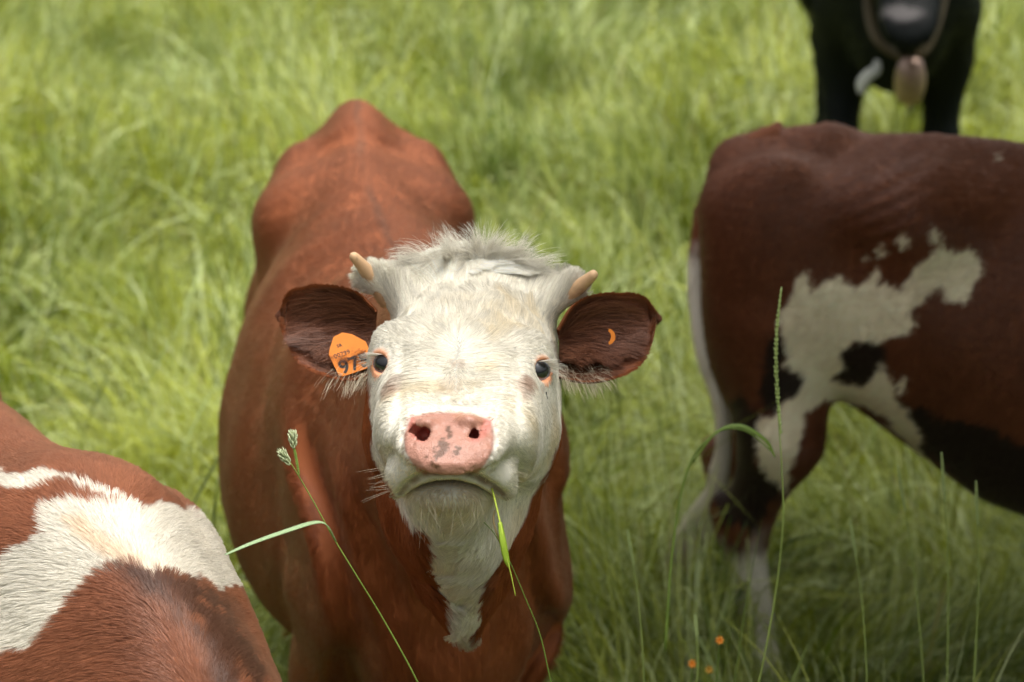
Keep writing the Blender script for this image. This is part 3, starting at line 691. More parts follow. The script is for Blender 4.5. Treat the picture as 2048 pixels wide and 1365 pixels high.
# ear hair: dark tousled hair inside, a fringe round the rim, pale wisps at the base
def ear_fur(s, o):
    ev, ef, en, em, eo = ears[s]; r = np.random.default_rng(50 + s)
    Nn = normals(ev, ef); F0 = ef[:(en - 1) * (em - 1)]
    Nf = normals(ev[:en * em], F0)
    if (Nf @ -AF).mean() < 0: Nf = -Nf
    G = ev[:en * em].reshape(en, em, 3); out = unit(np.gradient(G, axis=0)).reshape(-1, 3); acr = unit(np.gradient(G, axis=1)).reshape(-1, 3)
    def grow(idx, nrm, d, L, lift, color, rad, jit, seg=6, cl=.5, droop=.0):
        n = len(idx); ii, jj = idx; i0 = np.clip(ii.astype(int), 0, en - 2); j0 = np.clip(jj.astype(int), 0, em - 2); u, v = (ii - i0)[:, None], (jj - j0)[:, None]
        p = G[i0, j0] * (1 - u) * (1 - v) + G[i0 + 1, j0] * u * (1 - v) + G[i0, j0 + 1] * (1 - u) * v + G[i0 + 1, j0 + 1] * u * v
        kk = i0 * em + j0; nn = nrm[kk]; dd = unit(d(kk, ii / en, jj / em) + r.normal(0, jit, (len(p), 3)) + .35 * vnoise(p, 70, 8)); m = len(p); pts = np.zeros((m, seg, 3)); pts[:, 0] = p + nn * (.0003 if lift >= 0 else 0)
        LL = L * (.6 + .6 * r.random(m))
        for q in range(1, seg):
            t = q / (seg - 1); w_ = unit(dd * (1 - abs(lift) * (1 - t)) + nn * abs(lift) * (1 - .6 * t) + V3(0, 0, -droop * t)); pts[:, q] = pts[:, q - 1] + w_ * (LL / (seg - 1))[:, None]
        tg = clump(p, [pts[:, q] for q in range(seg)], .007, cl, 3)
        for q in range(1, seg): a = cl * (q / (seg - 1)); pts[:, q] = pts[:, q] * (1 - a) + tg[q] * a
        return pts, rad * np.linspace(1, .25, seg)[None].repeat(m, 0), color * (.7 + .6 * r.random((m, 1))), nn
    Rr = lambda n: r.random(n)
    D_IN = V3(.150, .050, .020); D_OUT = C_BROWN * .8
    sets = []
    n = 26000; i, j = Rr(n) * (en - 1.01), Rr(n) * (em - 1.01); sets.append(grow((i, j), Nf, lambda k, a, b: out[k] + acr[k] * ((b - .45) * 1.2)[:, None], .013, .35, mix(mix(D_IN, V3(.28, .090, .036), ss(.32, .6, i / en)), V3(.17, .055, .024), ss(.8, .97, i / en)), .00030, .16))
    n = 11000; i, j = Rr(n) ** 1.3 * (en * .58), (Rr(n) * .75 + .03) * (em - 1); sets.append(grow((i, j), Nf, lambda k, a, b: out[k] * .9 + acr[k] * ((b + .1) * 1.1)[:, None], .042, .6, mix(D_IN, V3(.24, .095, .05), Rr(n) ** 2), .00034, .25, cl=.6))
    n = 14000; i, j = Rr(n) * (en - 1.01), Rr(n) * (em - 1.01); sets.append(grow((i, j), -Nf, lambda k, a, b: out[k], .012, -.25, np.tile(D_OUT * 1.2, (n, 1)), .00032, .15))
    n = 7000; side = Rr(n) * .8; i = np.where(side < .8, Rr(n) * (en - 1.01), en - 1.02); j = np.where(side < .4, .02, np.where(side < .8, em - 1.03, Rr(n) * (em - 1.02)))
    sgn = np.where(side < .4, -1.0, np.where(side < .8, 1.0, 0))
    sets.append(grow((i, j), Nf, lambda k, a, b: acr[k] * (sgn * .9)[:, None] + out[k] * .8, .009, .15, np.tile(C_BROWN * 1.15, (n, 1)), .00028, .18))
    n = 330; i, j = Rr(n) ** 1.4 * (en * .32), em - 1.1 - Rr(n) ** 1.5 * em * .30; sets.append(grow((i, j), Nf, lambda k, a, b: out[k] * .55 + acr[k] * .6, .040, .45, np.tile(V3(.60, .52, .38), (n, 1)), .00022, .35, cl=.7, droop=1.1))
    pts = np.concatenate([a[0] for a in sets]); rd = np.concatenate([a[1] for a in sets]); cc = np.concatenate([a[2] for a in sets]); nn = np.concatenate([a[3] for a in sets])
    curves_obj('ear_hair', pts, rd, np.clip(cc, 0, .9), M_HAIR, o, nn)
for s in (-1, 1): ear_fur(s, ears[s][4])

# lashes, whiskers and loose tufts on the poll
def strands(name, roots, dirs, L, rad, color, seg=7, droop=.3, seed=3, wav=.1, parent=None, nn=None, mat=None):
    r = np.random.default_rng(seed); n = len(roots); pts = np.zeros((n, seg, 3)); pts[:, 0] = roots; d = unit(dirs)
    for i in range(1, seg):
        d = unit(d + V3(0, 0, -droop / seg) + r.normal(0, wav / seg, (n, 3)) + wav * .5 * vnoise(pts[:, i - 1], 60, seed)); pts[:, i] = pts[:, i - 1] + d * (np.asarray(L) / (seg - 1))[:, None]
    col = np.broadcast_to(color, (n, 3)) * (.8 + .35 * r.random((n, 1)))
    return curves_obj(name, pts, rad * np.linspace(1, .25, seg)[None].repeat(n, 0), np.clip(col, 0, .95), mat or M_HAIR, parent or cow1, unit(dirs * .2 + -AF) if nn is None else nn)
r_ = np.random.default_rng(91)
for s in (-1, 1):
    e, g = EYES[s]; g = unit(g); side = unit(np.cross(V3(0, 1, 0), g)); up = np.cross(g, side)
    n = 110; a = r_.uniform(-.05, .62, n) * math.pi; a = a if s > 0 else math.pi - a
    outw = np.cos(a)[:, None] * side * .0125 + np.sin(a)[:, None] * up * .0105
    a2 = r_.uniform(0, 1, n)
    root = e + g * .0185 + outw + g * r_.normal(0, .0006, (n, 1))
    di = g * .35 + outw * 70 + V3(s * .8, -.45, .1)
    strands('eyelashes', VF.fwd(root), VF.vec(di), .008 + .016 * r_.random(n), .00022, C_WHITE * 1.05, droop=.5, seed=60 + s, wav=.10)
n = 2600; px_ = 945 + r_.normal(0, 70, n); py_ = 520 + .0016 * (px_ - 940) ** 2 + r_.normal(0, 9, n)
rt = np.stack([VP(x, y, -.150) for x, y in zip(px_, py_)]); dxx = (px_ - 945) / 65
cl = np.round(dxx * 4.5); rc_ = np.random.default_rng(4); off_ = rc_.normal(0, .45, (64, 3))[(cl + 30).astype(int) % 64]
strands('poll_tuft', VF.fwd(rt), VF.vec(np.stack([dxx * .55, .75 - .25 * np.abs(dxx), .25 + 0 * dxx], 1) + off_ * .7 + r_.normal(0, .13, (n, 3))), r_.uniform(.022, .050, n), .00026, C_WHITE * 1.15, droop=.9, seed=77, wav=.22, nn=np.tile(unit(AU - .45 * AF), (n, 1)), mat=M_PALE)
n = 60; wx = np.concatenate([r_.uniform(775, 812, 18), r_.uniform(985, 1020, 12), r_.uniform(840, 960, 30)]); wy = np.concatenate([r_.uniform(930, 985, 18), r_.uniform(930, 985, 12), r_.uniform(985, 1025, 30)])
wr_ = np.stack([VP(x, y, .13 if i < 30 else .145) for i, (x, y) in enumerate(zip(wx, wy))])
wd = np.stack([np.where(np.arange(n) < 18, -1.0, np.where(np.arange(n) < 30, .8, r_.normal(0, .4, n))), np.where(np.arange(n) < 30, -.15, -1.0) + r_.normal(0, .15, n), np.full(n, .35)], 1)
strands('whiskers', VF.fwd(wr_), VF.vec(wd), r_.uniform(.018, .042, n), .00017, V3(.75, .66, .5), droop=.25, seed=66, wav=.12)
# ================================================================== the dark cow standing side-on at the right
def frame_of(x, y, dx, dy):
    f = unit(V3(dx, dy, 0)); return Frame((x, y, 0), f, V3(-f[1], f[0], 0), (0, 0, 1))
F2 = frame_of(.405, 4.50, .94, -.342)
def z4(L): return np.array([(1320 + x / 1.5508, 220 + y / 1.5508) for x, y in L], float)
PA2 = z4([(400, 600), (430, 510), (460, 490), (475, 560), (520, 520), (570, 515), (610, 560), (680, 500), (700, 540), (760, 545), (800, 480), (860, 450), (880, 410), (940, 440), (990, 430), (1010, 490), (960, 600), (900, 590), (870, 545), (840, 580), (800, 600), (790, 670), (740, 690), (690, 720), (600, 710), (560, 760), (570, 790), (530, 830), (600, 850), (650, 855), (680, 790), (710, 800), (730, 870), (790, 970), (830, 1060), (900, 1160), (880, 1260), (820, 1180), (780, 1040), (700, 960), (640, 925), (560, 900), (500, 905), (450, 950), (445, 990), (420, 1100), (400, 1180), (330, 1130), (310, 1040), (305, 960), (360, 950), (420, 890), (450, 830), (400, 770), (380, 680), (375, 630)])
C_B2 = V3(.155, .050, .019)
def color2(V, W):
    q = pix(W); near = ss(.0, -.03, V[:, 1])
    nz = 9 * vnoise(V, 38, 6)[:, :2] + 5 * vnoise(V, 110, 7)[:, :2]
    d = poly_sd(q + nz, PA2)
    for x, y, r in ((765, 400, 16), (865, 395, 14), (690, 440, 10), (1062, 140, 9), (760, 850, 16), (640, 470, 7)):
        cx, cy = 1320 + x / 1.5508, 220 + y / 1.5508
        d = np.minimum(d, np.linalg.norm((q + nz - [cx, cy]) * [1.1, .8], axis=1) - r * .75)
    c = C_B2 * (1 + .2 * fbm(V, 5, 3))[:, None]
    c = mix(c, C_B2 * 1.25, ss(1.05, 1.2, V[:, 2]))  # back lightened upwards, daylight put into the coat colour
    for L in ([(375, 690), (400, 780), (450, 830), (430, 880), (370, 940), (320, 900), (320, 760)], [(570, 730), (620, 710), (700, 715), (700, 790), (650, 850), (600, 845), (540, 830)], [(240, 880), (330, 940), (310, 1100), (380, 1160), (300, 1300), (190, 1280), (200, 1000)], [(700, 900), (760, 900), (830, 1060), (1200, 1400), (2600, 1700), (2600, 1150), (1300, 1060), (900, 950)]):
        c = mix(c, V3(.014, .010, .008), (1 - ss(-5, 9, poly_sd(q + 1.5 * nz, z4(L)))) * near * .95)
    c = mix(c, C_WHITE * V3(1.25, 1.18, 1.02), (1 - ss(-3, 3, d)) * near)
    low = 1 - ss(.36, .44, V[:, 2] + .03 * noise(V, 20, 1)); c = mix(c, C_WHITE, low * (V[:, 0] < .6))
    c = mix(c, C_WHITE * .8, (1 - ss(-.01, .01, V[:, 0] - 1.62 + .02 * noise(V, 20, 2))) * (V[:, 0] > 1.6) * 0)
    # fine swirl of raised hair over the hip
    return np.clip(c, 0, 1)
def disp2(p):
    e = np.exp(-(((p[:, 0] - .36) / .07) ** 2 + ((p[:, 2] - 1.10) / .07) ** 2)) * (p[:, 1] < 0)
    return -.004 * e * np.sin((p[:, 0] * .5 - p[:, 2]) * 220) - .010 * np.exp(-(((p[:, 0] - .42) / .05) ** 2 + ((p[:, 2] - 1.02) / .16) ** 2)) * (p[:, 1] < 0) + .003 * noise(p, 8, 2) \
        + .004 * np.sin(p[:, 0] * 75 + 2 * p[:, 2]) * ss(.6, .7, p[:, 0]) * (1 - ss(1.0, 1.1, p[:, 0])) * ss(.7, .8, p[:, 2]) * (1 - ss(.95, 1.05, p[:, 2]))
cow2 = empty('cow', F2.fwd((.7, 0, 0)), 'dark brown cow seen side-on with a jagged white flank patch', 'cow', 'cows in the meadow')
V2, Q2, W2, N2, body2, Hd2 = loose_cow(F2, 1.0, cow2, M_SKIN, color2, belly=0, fat=.94, rump=.075, st=-.13, bots=(.70, .605, .50, .455, .445), head=(1.85, 0, .45), aim=(.75, 0, -.66), legs={('h', -1): .04, ('h', 1): -.06, ('f', 1): .12}, disp=disp2)
def flow2(p, nn): return flow_body(F2)(p, nn)
fur('coat', cow2, W2, Q2, N2, int(170000 * QUAL), lambda p, nn: color2(F2.inv(p), p), flow2, lambda p, nn: .017 + 0 * p[:, 0], lambda p, nn: .12 + 0 * p[:, 0], .0006,
    wfun=lambda c, nn: (.15 + ss(-.2, .3, (unit(CAM - c) * nn).sum(1))) * (1 - .85 * ss(.85, 1.0, F2.inv(c)[:, 0])), seed=21, wav=.16, clumps=((.018, .3),), seg=4)
for s in (1, -1):
    ear_of(F2, 1.0, Hd2, s, cow2, M_SKIN, C_B2); eye_of(F2, 1.0, Hd2, s, cow2)
def tail_of(place, sc, parent, path, rads, color, white_from, mat, n=5000, seed=5, rad=.0007):
    pa = catmull(path, 10); t = np.linspace(0, 1, len(pa)); rd = np.interp(t, np.linspace(0, 1, len(rads)), rads)
    tv, tf = tube(pa, rd, 14); tt = np.concatenate([np.repeat(t, 14), [0, 1]])
    W = place.fwd(tv * sc); c = mix(np.tile(color, (len(W), 1)), C_WHITE * 1.1, ss(white_from - .04, white_from + .04, tt + .03 * noise(tv, 60, 2)))
    to = mesh_obj('tail', W, tf, mat, parent, c)
    r = np.random.default_rng(seed); tr = r.random(n) ** .7; k = np.clip((tr * (len(pa) - 1)).astype(int), 0, len(pa) - 2)
    T = unit(pa[k + 1] - pa[k]); A = unit(np.cross(T, V3(.2, 1, .1))); B = np.cross(T, A); th = r.random(n) * 6.283
    nn = A * np.cos(th)[:, None] + B * np.sin(th)[:, None]; root = pa[k] + nn * rd[k][:, None] * .9
    L = (.02 + .14 * ss(.62, .95, tr)) * (.6 + .6 * r.random(n)); seg = 6; pts = np.zeros((n, seg, 3)); pts[:, 0] = root
    for i in range(1, seg):
        q = unit(T + nn * .16 * (1 - .9 * i / seg) + V3(0, 0, -.35) * (i / seg) + .22 * vnoise(pts[:, i - 1], 28, 4)); pts[:, i] = pts[:, i - 1] + q * (L / (seg - 1))[:, None]
    c = mix(np.tile(color, (n, 1)), C_WHITE * 1.15, ss(white_from - .03, white_from + .03, tr)); c = mix(c, V3(.42, .26, .16), ss(.93, 1, tr) * .7) * (.8 + .35 * r.random((n, 1)))
    curves_obj('switch', place.fwd(pts.reshape(-1, 3) * sc).reshape(n, seg, 3), rad * np.linspace(1, .3, seg)[None].repeat(n, 0), c, M_HAIR, to, place.vec(nn))
    return to
tail_of(F2, 1.0, cow2, [(.12, -.0, 1.165), (.04, -.01, 1.115), (-.015, -.02, 1.02), (-.035, -.04, .90), (-.015, -.06, .75), (.03, -.07, .62), (.03, -.07, .50), (-.02, -.06, .38)],
        [.034, .034, .026, .019, .015, .013, .014, .012], C_B2, .40, M_SKIN, 7000)

tail_of(F1, 1.0, cow1, [(.05, 0, 1.165), (-.04, 0, 1.14), (-.085, 0, 1.0), (-.10, 0, .85), (-.09, .0, .7), (-.08, 0, .55), (-.08, 0, .42)], [.030, .030, .025, .02, .016, .014, .012], C_BROWN, .5, M_SKIN, 1500)
# ear tags: a plastic plate pinned through the ear, numbers printed on it
M_TAG = plain_mat('orange_plastic', (.66, .20, .03), .6, .15, bump=.15, bscale=60, var=.12); M_INK = plain_mat('tag_ink', (.035, .030, .028), .6, .2)
def tag_plate(outline, T, th=.0016):
    n = len(outline); V = [T.fwd((x, y, z)) for z in (0, th) for x, y in outline]; F = [list(range(n))[::-1], list(range(n, 2 * n))] + [[i, (i + 1) % n, n + (i + 1) % n, n + i] for i in range(n)]
    return V, F
def text_mesh(body, size, T, x, y, z, bold=.0):
    cu = bpy.data.curves.new('t', 'FONT'); cu.body = body; cu.size = size; cu.offset = bold; cu.extrude = .0001; cu.space_character = 1.05
    ob = bpy.data.objects.new('t', cu); COL.objects.link(ob); me = ob.evaluated_get(bpy.context.evaluated_depsgraph_get()).to_mesh()
    V = [T.fwd((x + v.co.x, y + v.co.y, z + v.co.z)) for v in me.vertices]; F = [list(p.vertices) for p in me.polygons]
    ob.to_mesh_clear(); bpy.data.objects.remove(ob); bpy.data.curves.remove(cu); return V, F
# corner of the plate and its two edges read off the photograph
c0 = P(681, 756, 2.8 + .082); cR = P(757, 730, 2.8 + .096); cU = P(645, 694, 2.8 + .096)
ax = unit(cR - c0); az_ = unit(np.cross(ax, cU - c0)); 
if az_ @ -AF < 0: az_ = -az_
ay = np.cross(az_, ax); TG = Frame(c0, ax, ay, az_)
ol = [(.0015, 0), (.052, 0), (.0535, .0015), (.0535, .040), (.040, .064), (.022, .066), (.004, .058), (-.004, .040), (-.0015, .002)]
ol = [(0.002, 0), (.044, 0), (.046, .002), (.046, .033), (.034, .048), (.024, .054), (.012, .052), (.001, .038), (-.002, .032), (-.001, .002)]
pv, pf = tag_plate(ol, TG); tm = [text_mesh('975', .0245, TG, .003, .003, .0017, .0006), text_mesh('00799', .0080, TG, .0025, .0250, .0017, .0001), text_mesh('SR', .0060, TG, .011, .037, .0017, .0001)]
tv, tf = merge([(np.array(pv), pf)] + [(np.array(a), b) for a, b in tm])
to = mesh_obj('ear_tag', tv, tf, [M_TAG, M_INK], ears[-1][4], smooth=False)
mi = np.zeros(len(tf), np.int32); mi[len(pf):] = 1; to.data.polygons.foreach_set('material_index', mi); to['label'] = 'orange ear tag printed with 975'
T2 = Frame(P(1226, 674, 2.8 + .085), unit(AR * .35 - AF * .55 + V3(0, 0, .1)), AU, unit(-AF - AR * .9))
a = np.linspace(-1.45, 1.45, 14); ol2 = [(.0085 * math.cos(t), .0095 * math.sin(t)) for t in a] + [(.0035 * math.cos(t), .006 * math.sin(t)) for t in a[::-1]]
T2 = Frame(P(1216, 674, 2.8 + .066), AR, AU, -AF); pv, pf = tag_plate(ol2, T2, .004)
to2 = mesh_obj('ear_tag', pv, pf, M_TAG, ears[1][4], smooth=False); to2['label'] = 'small orange tag half hidden in ear hair'
fly = empty('fly', P(1092, 790, 2.8), 'tiny dark fly on the white cheek below the right-hand eye', 'fly')
fb = Solid(); fc = P(1092, 791, 2.785); FW = Frame(fc, AR, AU, -AF)
fb.ell(FW, (0, 0, 0), (.0013, .0030, .0013), .001).ell(FW, (0, .0032, .0002), (.0012, .0010, .0011), .001)
fv, fq = polygonise(fb, fc - .007, fc + .007, .0004, 12); mesh_obj('fly_body', fv, fq, plain_mat('fly_black', (.02, .018, .015), .4), fly)
wv, wf = [], []
for s in (-1, 1):
    b0 = len(wv); wv += [FW.fwd(q) for q in ((s * .0004, .001, .0014), (s * .0024, -.002, .0012), (s * .0026, -.0046, .0008), (s * .0008, -.0044, .0012))]; wf.append([b0, b0 + 1, b0 + 2, b0 + 3])
    for q in range(3): 
        pass
mesh_obj('wings', wv, wf, plain_mat('fly_wing', (.30, .28, .24), .3), fly, smooth=False)
# ================================================================== the nearest cow, lower left corner
F3 = frame_of(-1.165, 3.51, .57, -.822)
def z5(L): return np.array([(x / 2.256, 760 + y / 2.256) for x, y in L], float)
PA3 = [z5([(-300, 330), (0, 395), (60, 420), (130, 425), (220, 415), (300, 450), (400, 485), (500, 535), (600, 575), (660, 650), (560, 600), (480, 555), (380, 505), (300, 472), (200, 480), (100, 500), (0, 478), (-300, 420)]),
       z5([(-300, 1050), (0, 880), (80, 760), (150, 740), (215, 680), (190, 620), (240, 560), (330, 545), (420, 570), (520, 585), (640, 590), (760, 580), (900, 610), (1030, 680), (1170, 790), (1210, 930), (1090, 915), (1020, 925), (960, 960), (900, 905), (800, 885), (700, 895), (600, 845), (520, 860), (430, 900), (350, 990), (330, 1050), (270, 1090), (180, 1190), (80, 1200), (20, 1270), (-60, 1400), (-300, 1500)])]
C_B3 = V3(.27, .095, .042)
def color3(V, W):
    q = pix(W); nz = 10 * vnoise(V, 60, 6)[:, :2]
    d = np.minimum(poly_sd(q + nz, PA3[0]), poly_sd(q + nz, PA3[1]))
    c = C_B3 * (1 + .2 * fbm(V, 6, 3))[:, None]
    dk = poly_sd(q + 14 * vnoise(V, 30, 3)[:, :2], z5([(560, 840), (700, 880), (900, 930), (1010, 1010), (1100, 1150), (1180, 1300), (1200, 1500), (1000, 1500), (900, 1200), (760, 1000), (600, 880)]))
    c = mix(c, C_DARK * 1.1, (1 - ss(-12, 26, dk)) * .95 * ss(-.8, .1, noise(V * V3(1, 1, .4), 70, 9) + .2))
    wh = mix(np.tile(C_WHITE, (len(V), 1)), V3(.80, .56, .34), (1 - ss(-5, 16, poly_sd(q, z5([(330, 650), (400, 650), (450, 720), (600, 810), (720, 870), (560, 840), (420, 750)])))) * .55)
    c = mix(c, wh, (1 - ss(-4, 4, d)) * ss(.75, .8, V[:, 2]))
    return np.clip(c, 0, 1)
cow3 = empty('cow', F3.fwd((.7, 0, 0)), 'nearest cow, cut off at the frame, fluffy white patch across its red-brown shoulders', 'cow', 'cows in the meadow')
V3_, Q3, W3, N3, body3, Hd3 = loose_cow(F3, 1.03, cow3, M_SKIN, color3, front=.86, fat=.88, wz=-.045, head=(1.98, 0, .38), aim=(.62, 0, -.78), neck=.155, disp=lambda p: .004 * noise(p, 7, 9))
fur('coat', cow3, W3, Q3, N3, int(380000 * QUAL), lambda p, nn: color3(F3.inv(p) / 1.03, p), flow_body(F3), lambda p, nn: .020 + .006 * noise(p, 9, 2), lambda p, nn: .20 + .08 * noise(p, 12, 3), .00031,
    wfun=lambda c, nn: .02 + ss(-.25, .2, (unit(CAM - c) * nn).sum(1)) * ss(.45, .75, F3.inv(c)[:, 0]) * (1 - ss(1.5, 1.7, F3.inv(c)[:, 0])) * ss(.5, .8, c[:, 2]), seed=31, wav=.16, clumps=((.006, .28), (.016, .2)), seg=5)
for s in (1, -1):
    ear_of(F3, 1.03, Hd3, s, cow3, M_SKIN, C_B3); eye_of(F3, 1.03, Hd3, s, cow3)
tail_of(F3, 1.03, cow3, [(.05, 0, 1.175), (-.04, 0, 1.14), (-.09, 0, 1.0), (-.10, 0, .85), (-.09, .0, .7), (-.08, 0, .55), (-.08, 0, .42)], [.034, .03, .025, .02, .016, .014, .012], C_B3, .5, M_SKIN, 1500)

# ================================================================== the black cow behind, with her bell
F4 = frame_of(1.335, 8.80, -.106, -.994)
def color4(V, W):
    q = pix(W); d = np.linalg.norm((q - [1806, 28]) / [46, 17], axis=1) + .3 * noise(V, 40, 2); fr = ss(1.55, 1.62, V[:, 0])
    return mix(C_BLACK * (1 + .5 * fbm(V, 6, 3))[:, None], V3(.12, .11, .11), (1 - ss(.5, 1.2, d)) * fr)  # grey nose pad, its wet shine put into the colour
cow4 = empty('cow', F4.fwd((.7, 0, 0)), 'black cow with a bell standing behind the dark brown one', 'cow', 'cows in the meadow')
V4, Q4, W4, N4, body4, Hd4 = loose_cow(F4, 1.2, cow4, M_BLACK, color4, h=.012, fat=.80, belly=.04, front=.9, head=(1.685, 0, .965), aim=(.68, 0, -.73), neck=.14, legs={('h', 1): -.05, ('h', -1): .06, ('f', 1): .0, ('f', -1): .05})
for s in (1, -1):
    ear_of(F4, 1.2, Hd4, s, cow4, M_BLACK, C_BLACK); eye_of(F4, 1.2, Hd4, s, cow4)
fur('coat', cow4, W4, Q4, N4, int(50000 * QUAL), lambda p, nn: color4(F4.inv(p) / 1.2, p) * 1.2, flow_body(F4), lambda p, nn: .02 + 0 * p[:, 0], lambda p, nn: .15 + 0 * p[:, 0], .0011, seed=41, seg=3, mat=M_BHAIR)
tail_of(F4, 1.2, cow4, [(.05, 0, 1.175), (-.04, 0, 1.14), (-.09, 0, 1.0), (-.10, 0, .85), (-.09, .0, .7), (-.08, 0, .55), (-.08, 0, .42)], [.034, .03, .025, .02, .016, .014, .012], C_BLACK, 2.0, M_BLACK, 1200)
bell = empty('cowbell', P(1820, 160, 6.95), 'rounded brass cowbell hanging on a strap below the black cow\'s muzzle', 'cowbell')
prof = [(.012, .072), (.026, .068), (.036, .055), (.043, .03), (.046, 0), (.043, -.03), (.036, -.052), (.030, -.062), (.027, -.060), (.033, -.05), (.0, -.02)]
bv, bf = [], []
for i, (r, z) in enumerate(prof):
    for j in range(28):
        th = 6.28318 * j / 28; bv.append((r * math.cos(th), r * .8 * math.sin(th), z * 1.0))
for i in range(len(prof) - 1):
    for j in range(28): bf.append([i * 28 + j, i * 28 + (j + 1) % 28, (i + 1) * 28 + (j + 1) % 28, (i + 1) * 28 + j][::-1])
bc = P(1820, 163, 6.95)
M_BRASS = plain_mat('worn_brass', (.36, .25, .20), .38, .5, metal=.7, bump=.3, bscale=60, var=.5)
mesh_obj('bell_body', np.array(bv) + bc, bf, M_BRASS, bell)
lv, lf_ = tube([bc + V3(-.018, 0, .066), bc + V3(-.018, 0, .088), bc + V3(0, 0, .098), bc + V3(.018, 0, .088), bc + V3(.018, 0, .066)], .004, 8); mesh_obj('hanger', lv, lf_, M_BRASS, bell)
cv, cf = tube([bc + V3(0, 0, -.02), bc + V3(0, -.004, -.062)], [.004, .004], 8); c2v, c2f = tube([bc + V3(0, -.004, -.058), bc + V3(0, -.005, -.068), bc + V3(0, -.006, -.078)], [.003, .010, .003], 10)
mesh_obj('clapper', *merge([(cv, cf), (c2v, c2f)]), M_BRASS, bell)
M_STRAP = plain_mat('leather_strap', (.09, .07, .035), .6, .3, bump=.2)
st = catmull([P(1740, -60, 7.05), P(1738, 20, 6.98), P(1755, 80, 6.93), P(1800, 113, 6.93), P(1822, 118, 6.93), P(1850, 98, 6.93), P(1872, 50, 6.95), P(1886, -10, 6.99), P(1884, -70, 7.05)], 8)
sv, sf = tube(st, .016, 8, flat=.3, up=(0, 1, 0)); mesh_obj('strap', sv, sf, M_STRAP, bell)
te = catmull([P(1756, 122, 6.93), P(1752, 140, 6.91), P(1736, 152, 6.90), P(1723, 170, 6.90), P(1722, 188, 6.90)], 6)
sv, sf = tube(te, np.interp(np.linspace(0, 1, len(te)), [0, .3, .7, 1], [.010, .017, .018, .008]), 8, flat=.3, up=(0, 1, 0)); mesh_obj('strap_tongue', sv, sf, plain_mat('pale_strap', (.36, .37, .33), .7, .2, var=.1), bell)

# ================================================================== the meadow
def grass_mat():
    m, nt, b = new_mat('grass_blades')
    a = N_(nt, 'ShaderNodeAttribute', attribute_name='col'); nt.links.new(a.outputs['Color'], b.inputs['Base Color'])
    b.inputs['Roughness'].default_value = .45; b.inputs['Specular IOR Level'].default_value = .4
    tr = N_(nt, 'ShaderNodeBsdfTranslucent'); hs = N_(nt, 'ShaderNodeHueSaturation', Saturation=1.1, Value=1.25); nt.links.new(a.outputs['Color'], hs.inputs['Color']); nt.links.new(hs.outputs[0], tr.inputs['Color'])
    mx = N_(nt, 'ShaderNodeMixShader', Fac=.30); nt.links.new(b.outputs[0], mx.inputs[1]); nt.links.new(tr.outputs[0], mx.inputs[2]); nt.links.new(mx.outputs[0], nt.nodes['Material Output'].inputs['Surface'])
    return m
M_GRASS = grass_mat()
gm, nt, b = new_mat('meadow_soil')
t = N_(nt, 'ShaderNodeTexCoord'); nz = N_(nt, 'ShaderNodeTexNoise', Scale=9.0, Detail=8.0); rp = N_(nt, 'ShaderNodeValToRGB')
rp.color_ramp.elements[0].color = (.020, .026, .008, 1); rp.color_ramp.elements[1].color = (.075, .12, .025, 1)
nt.links.new(t.outputs['Object'], nz.inputs['Vector']); nt.links.new(nz.outputs['Fac'], rp.inputs[0]); nt.links.new(rp.outputs[0], b.inputs['Base Color']); b.inputs['Roughness'].default_value = .95
def ground_z(x, y):
    p = np.stack([x, y, 0 * x], -1); return .03 * noise(p, .9, 3) * ss(.0, 1.0, np.abs(y - 3.6)) - .02
gx = np.concatenate([np.linspace(-250, -12, 14), np.linspace(-10, 10, 81), np.linspace(12, 250, 14)]); gy = np.concatenate([np.linspace(-60, -4, 8), np.linspace(-3, 17, 81), np.linspace(19, 400, 18)])
GX, GY = np.meshgrid(gx, gy, indexing='ij'); GZ = ground_z(GX.ravel(), GY.ravel())
k = len(gy); ii = np.arange((len(gx) - 1) * k).reshape(-1, k)[:, :-1].ravel()
mesh = mesh_obj('ground', np.stack([GX.ravel(), GY.ravel(), GZ], 1), np.stack([ii, ii + k, ii + k + 1, ii + 1], 1), gm); mesh['kind'] = 'structure'

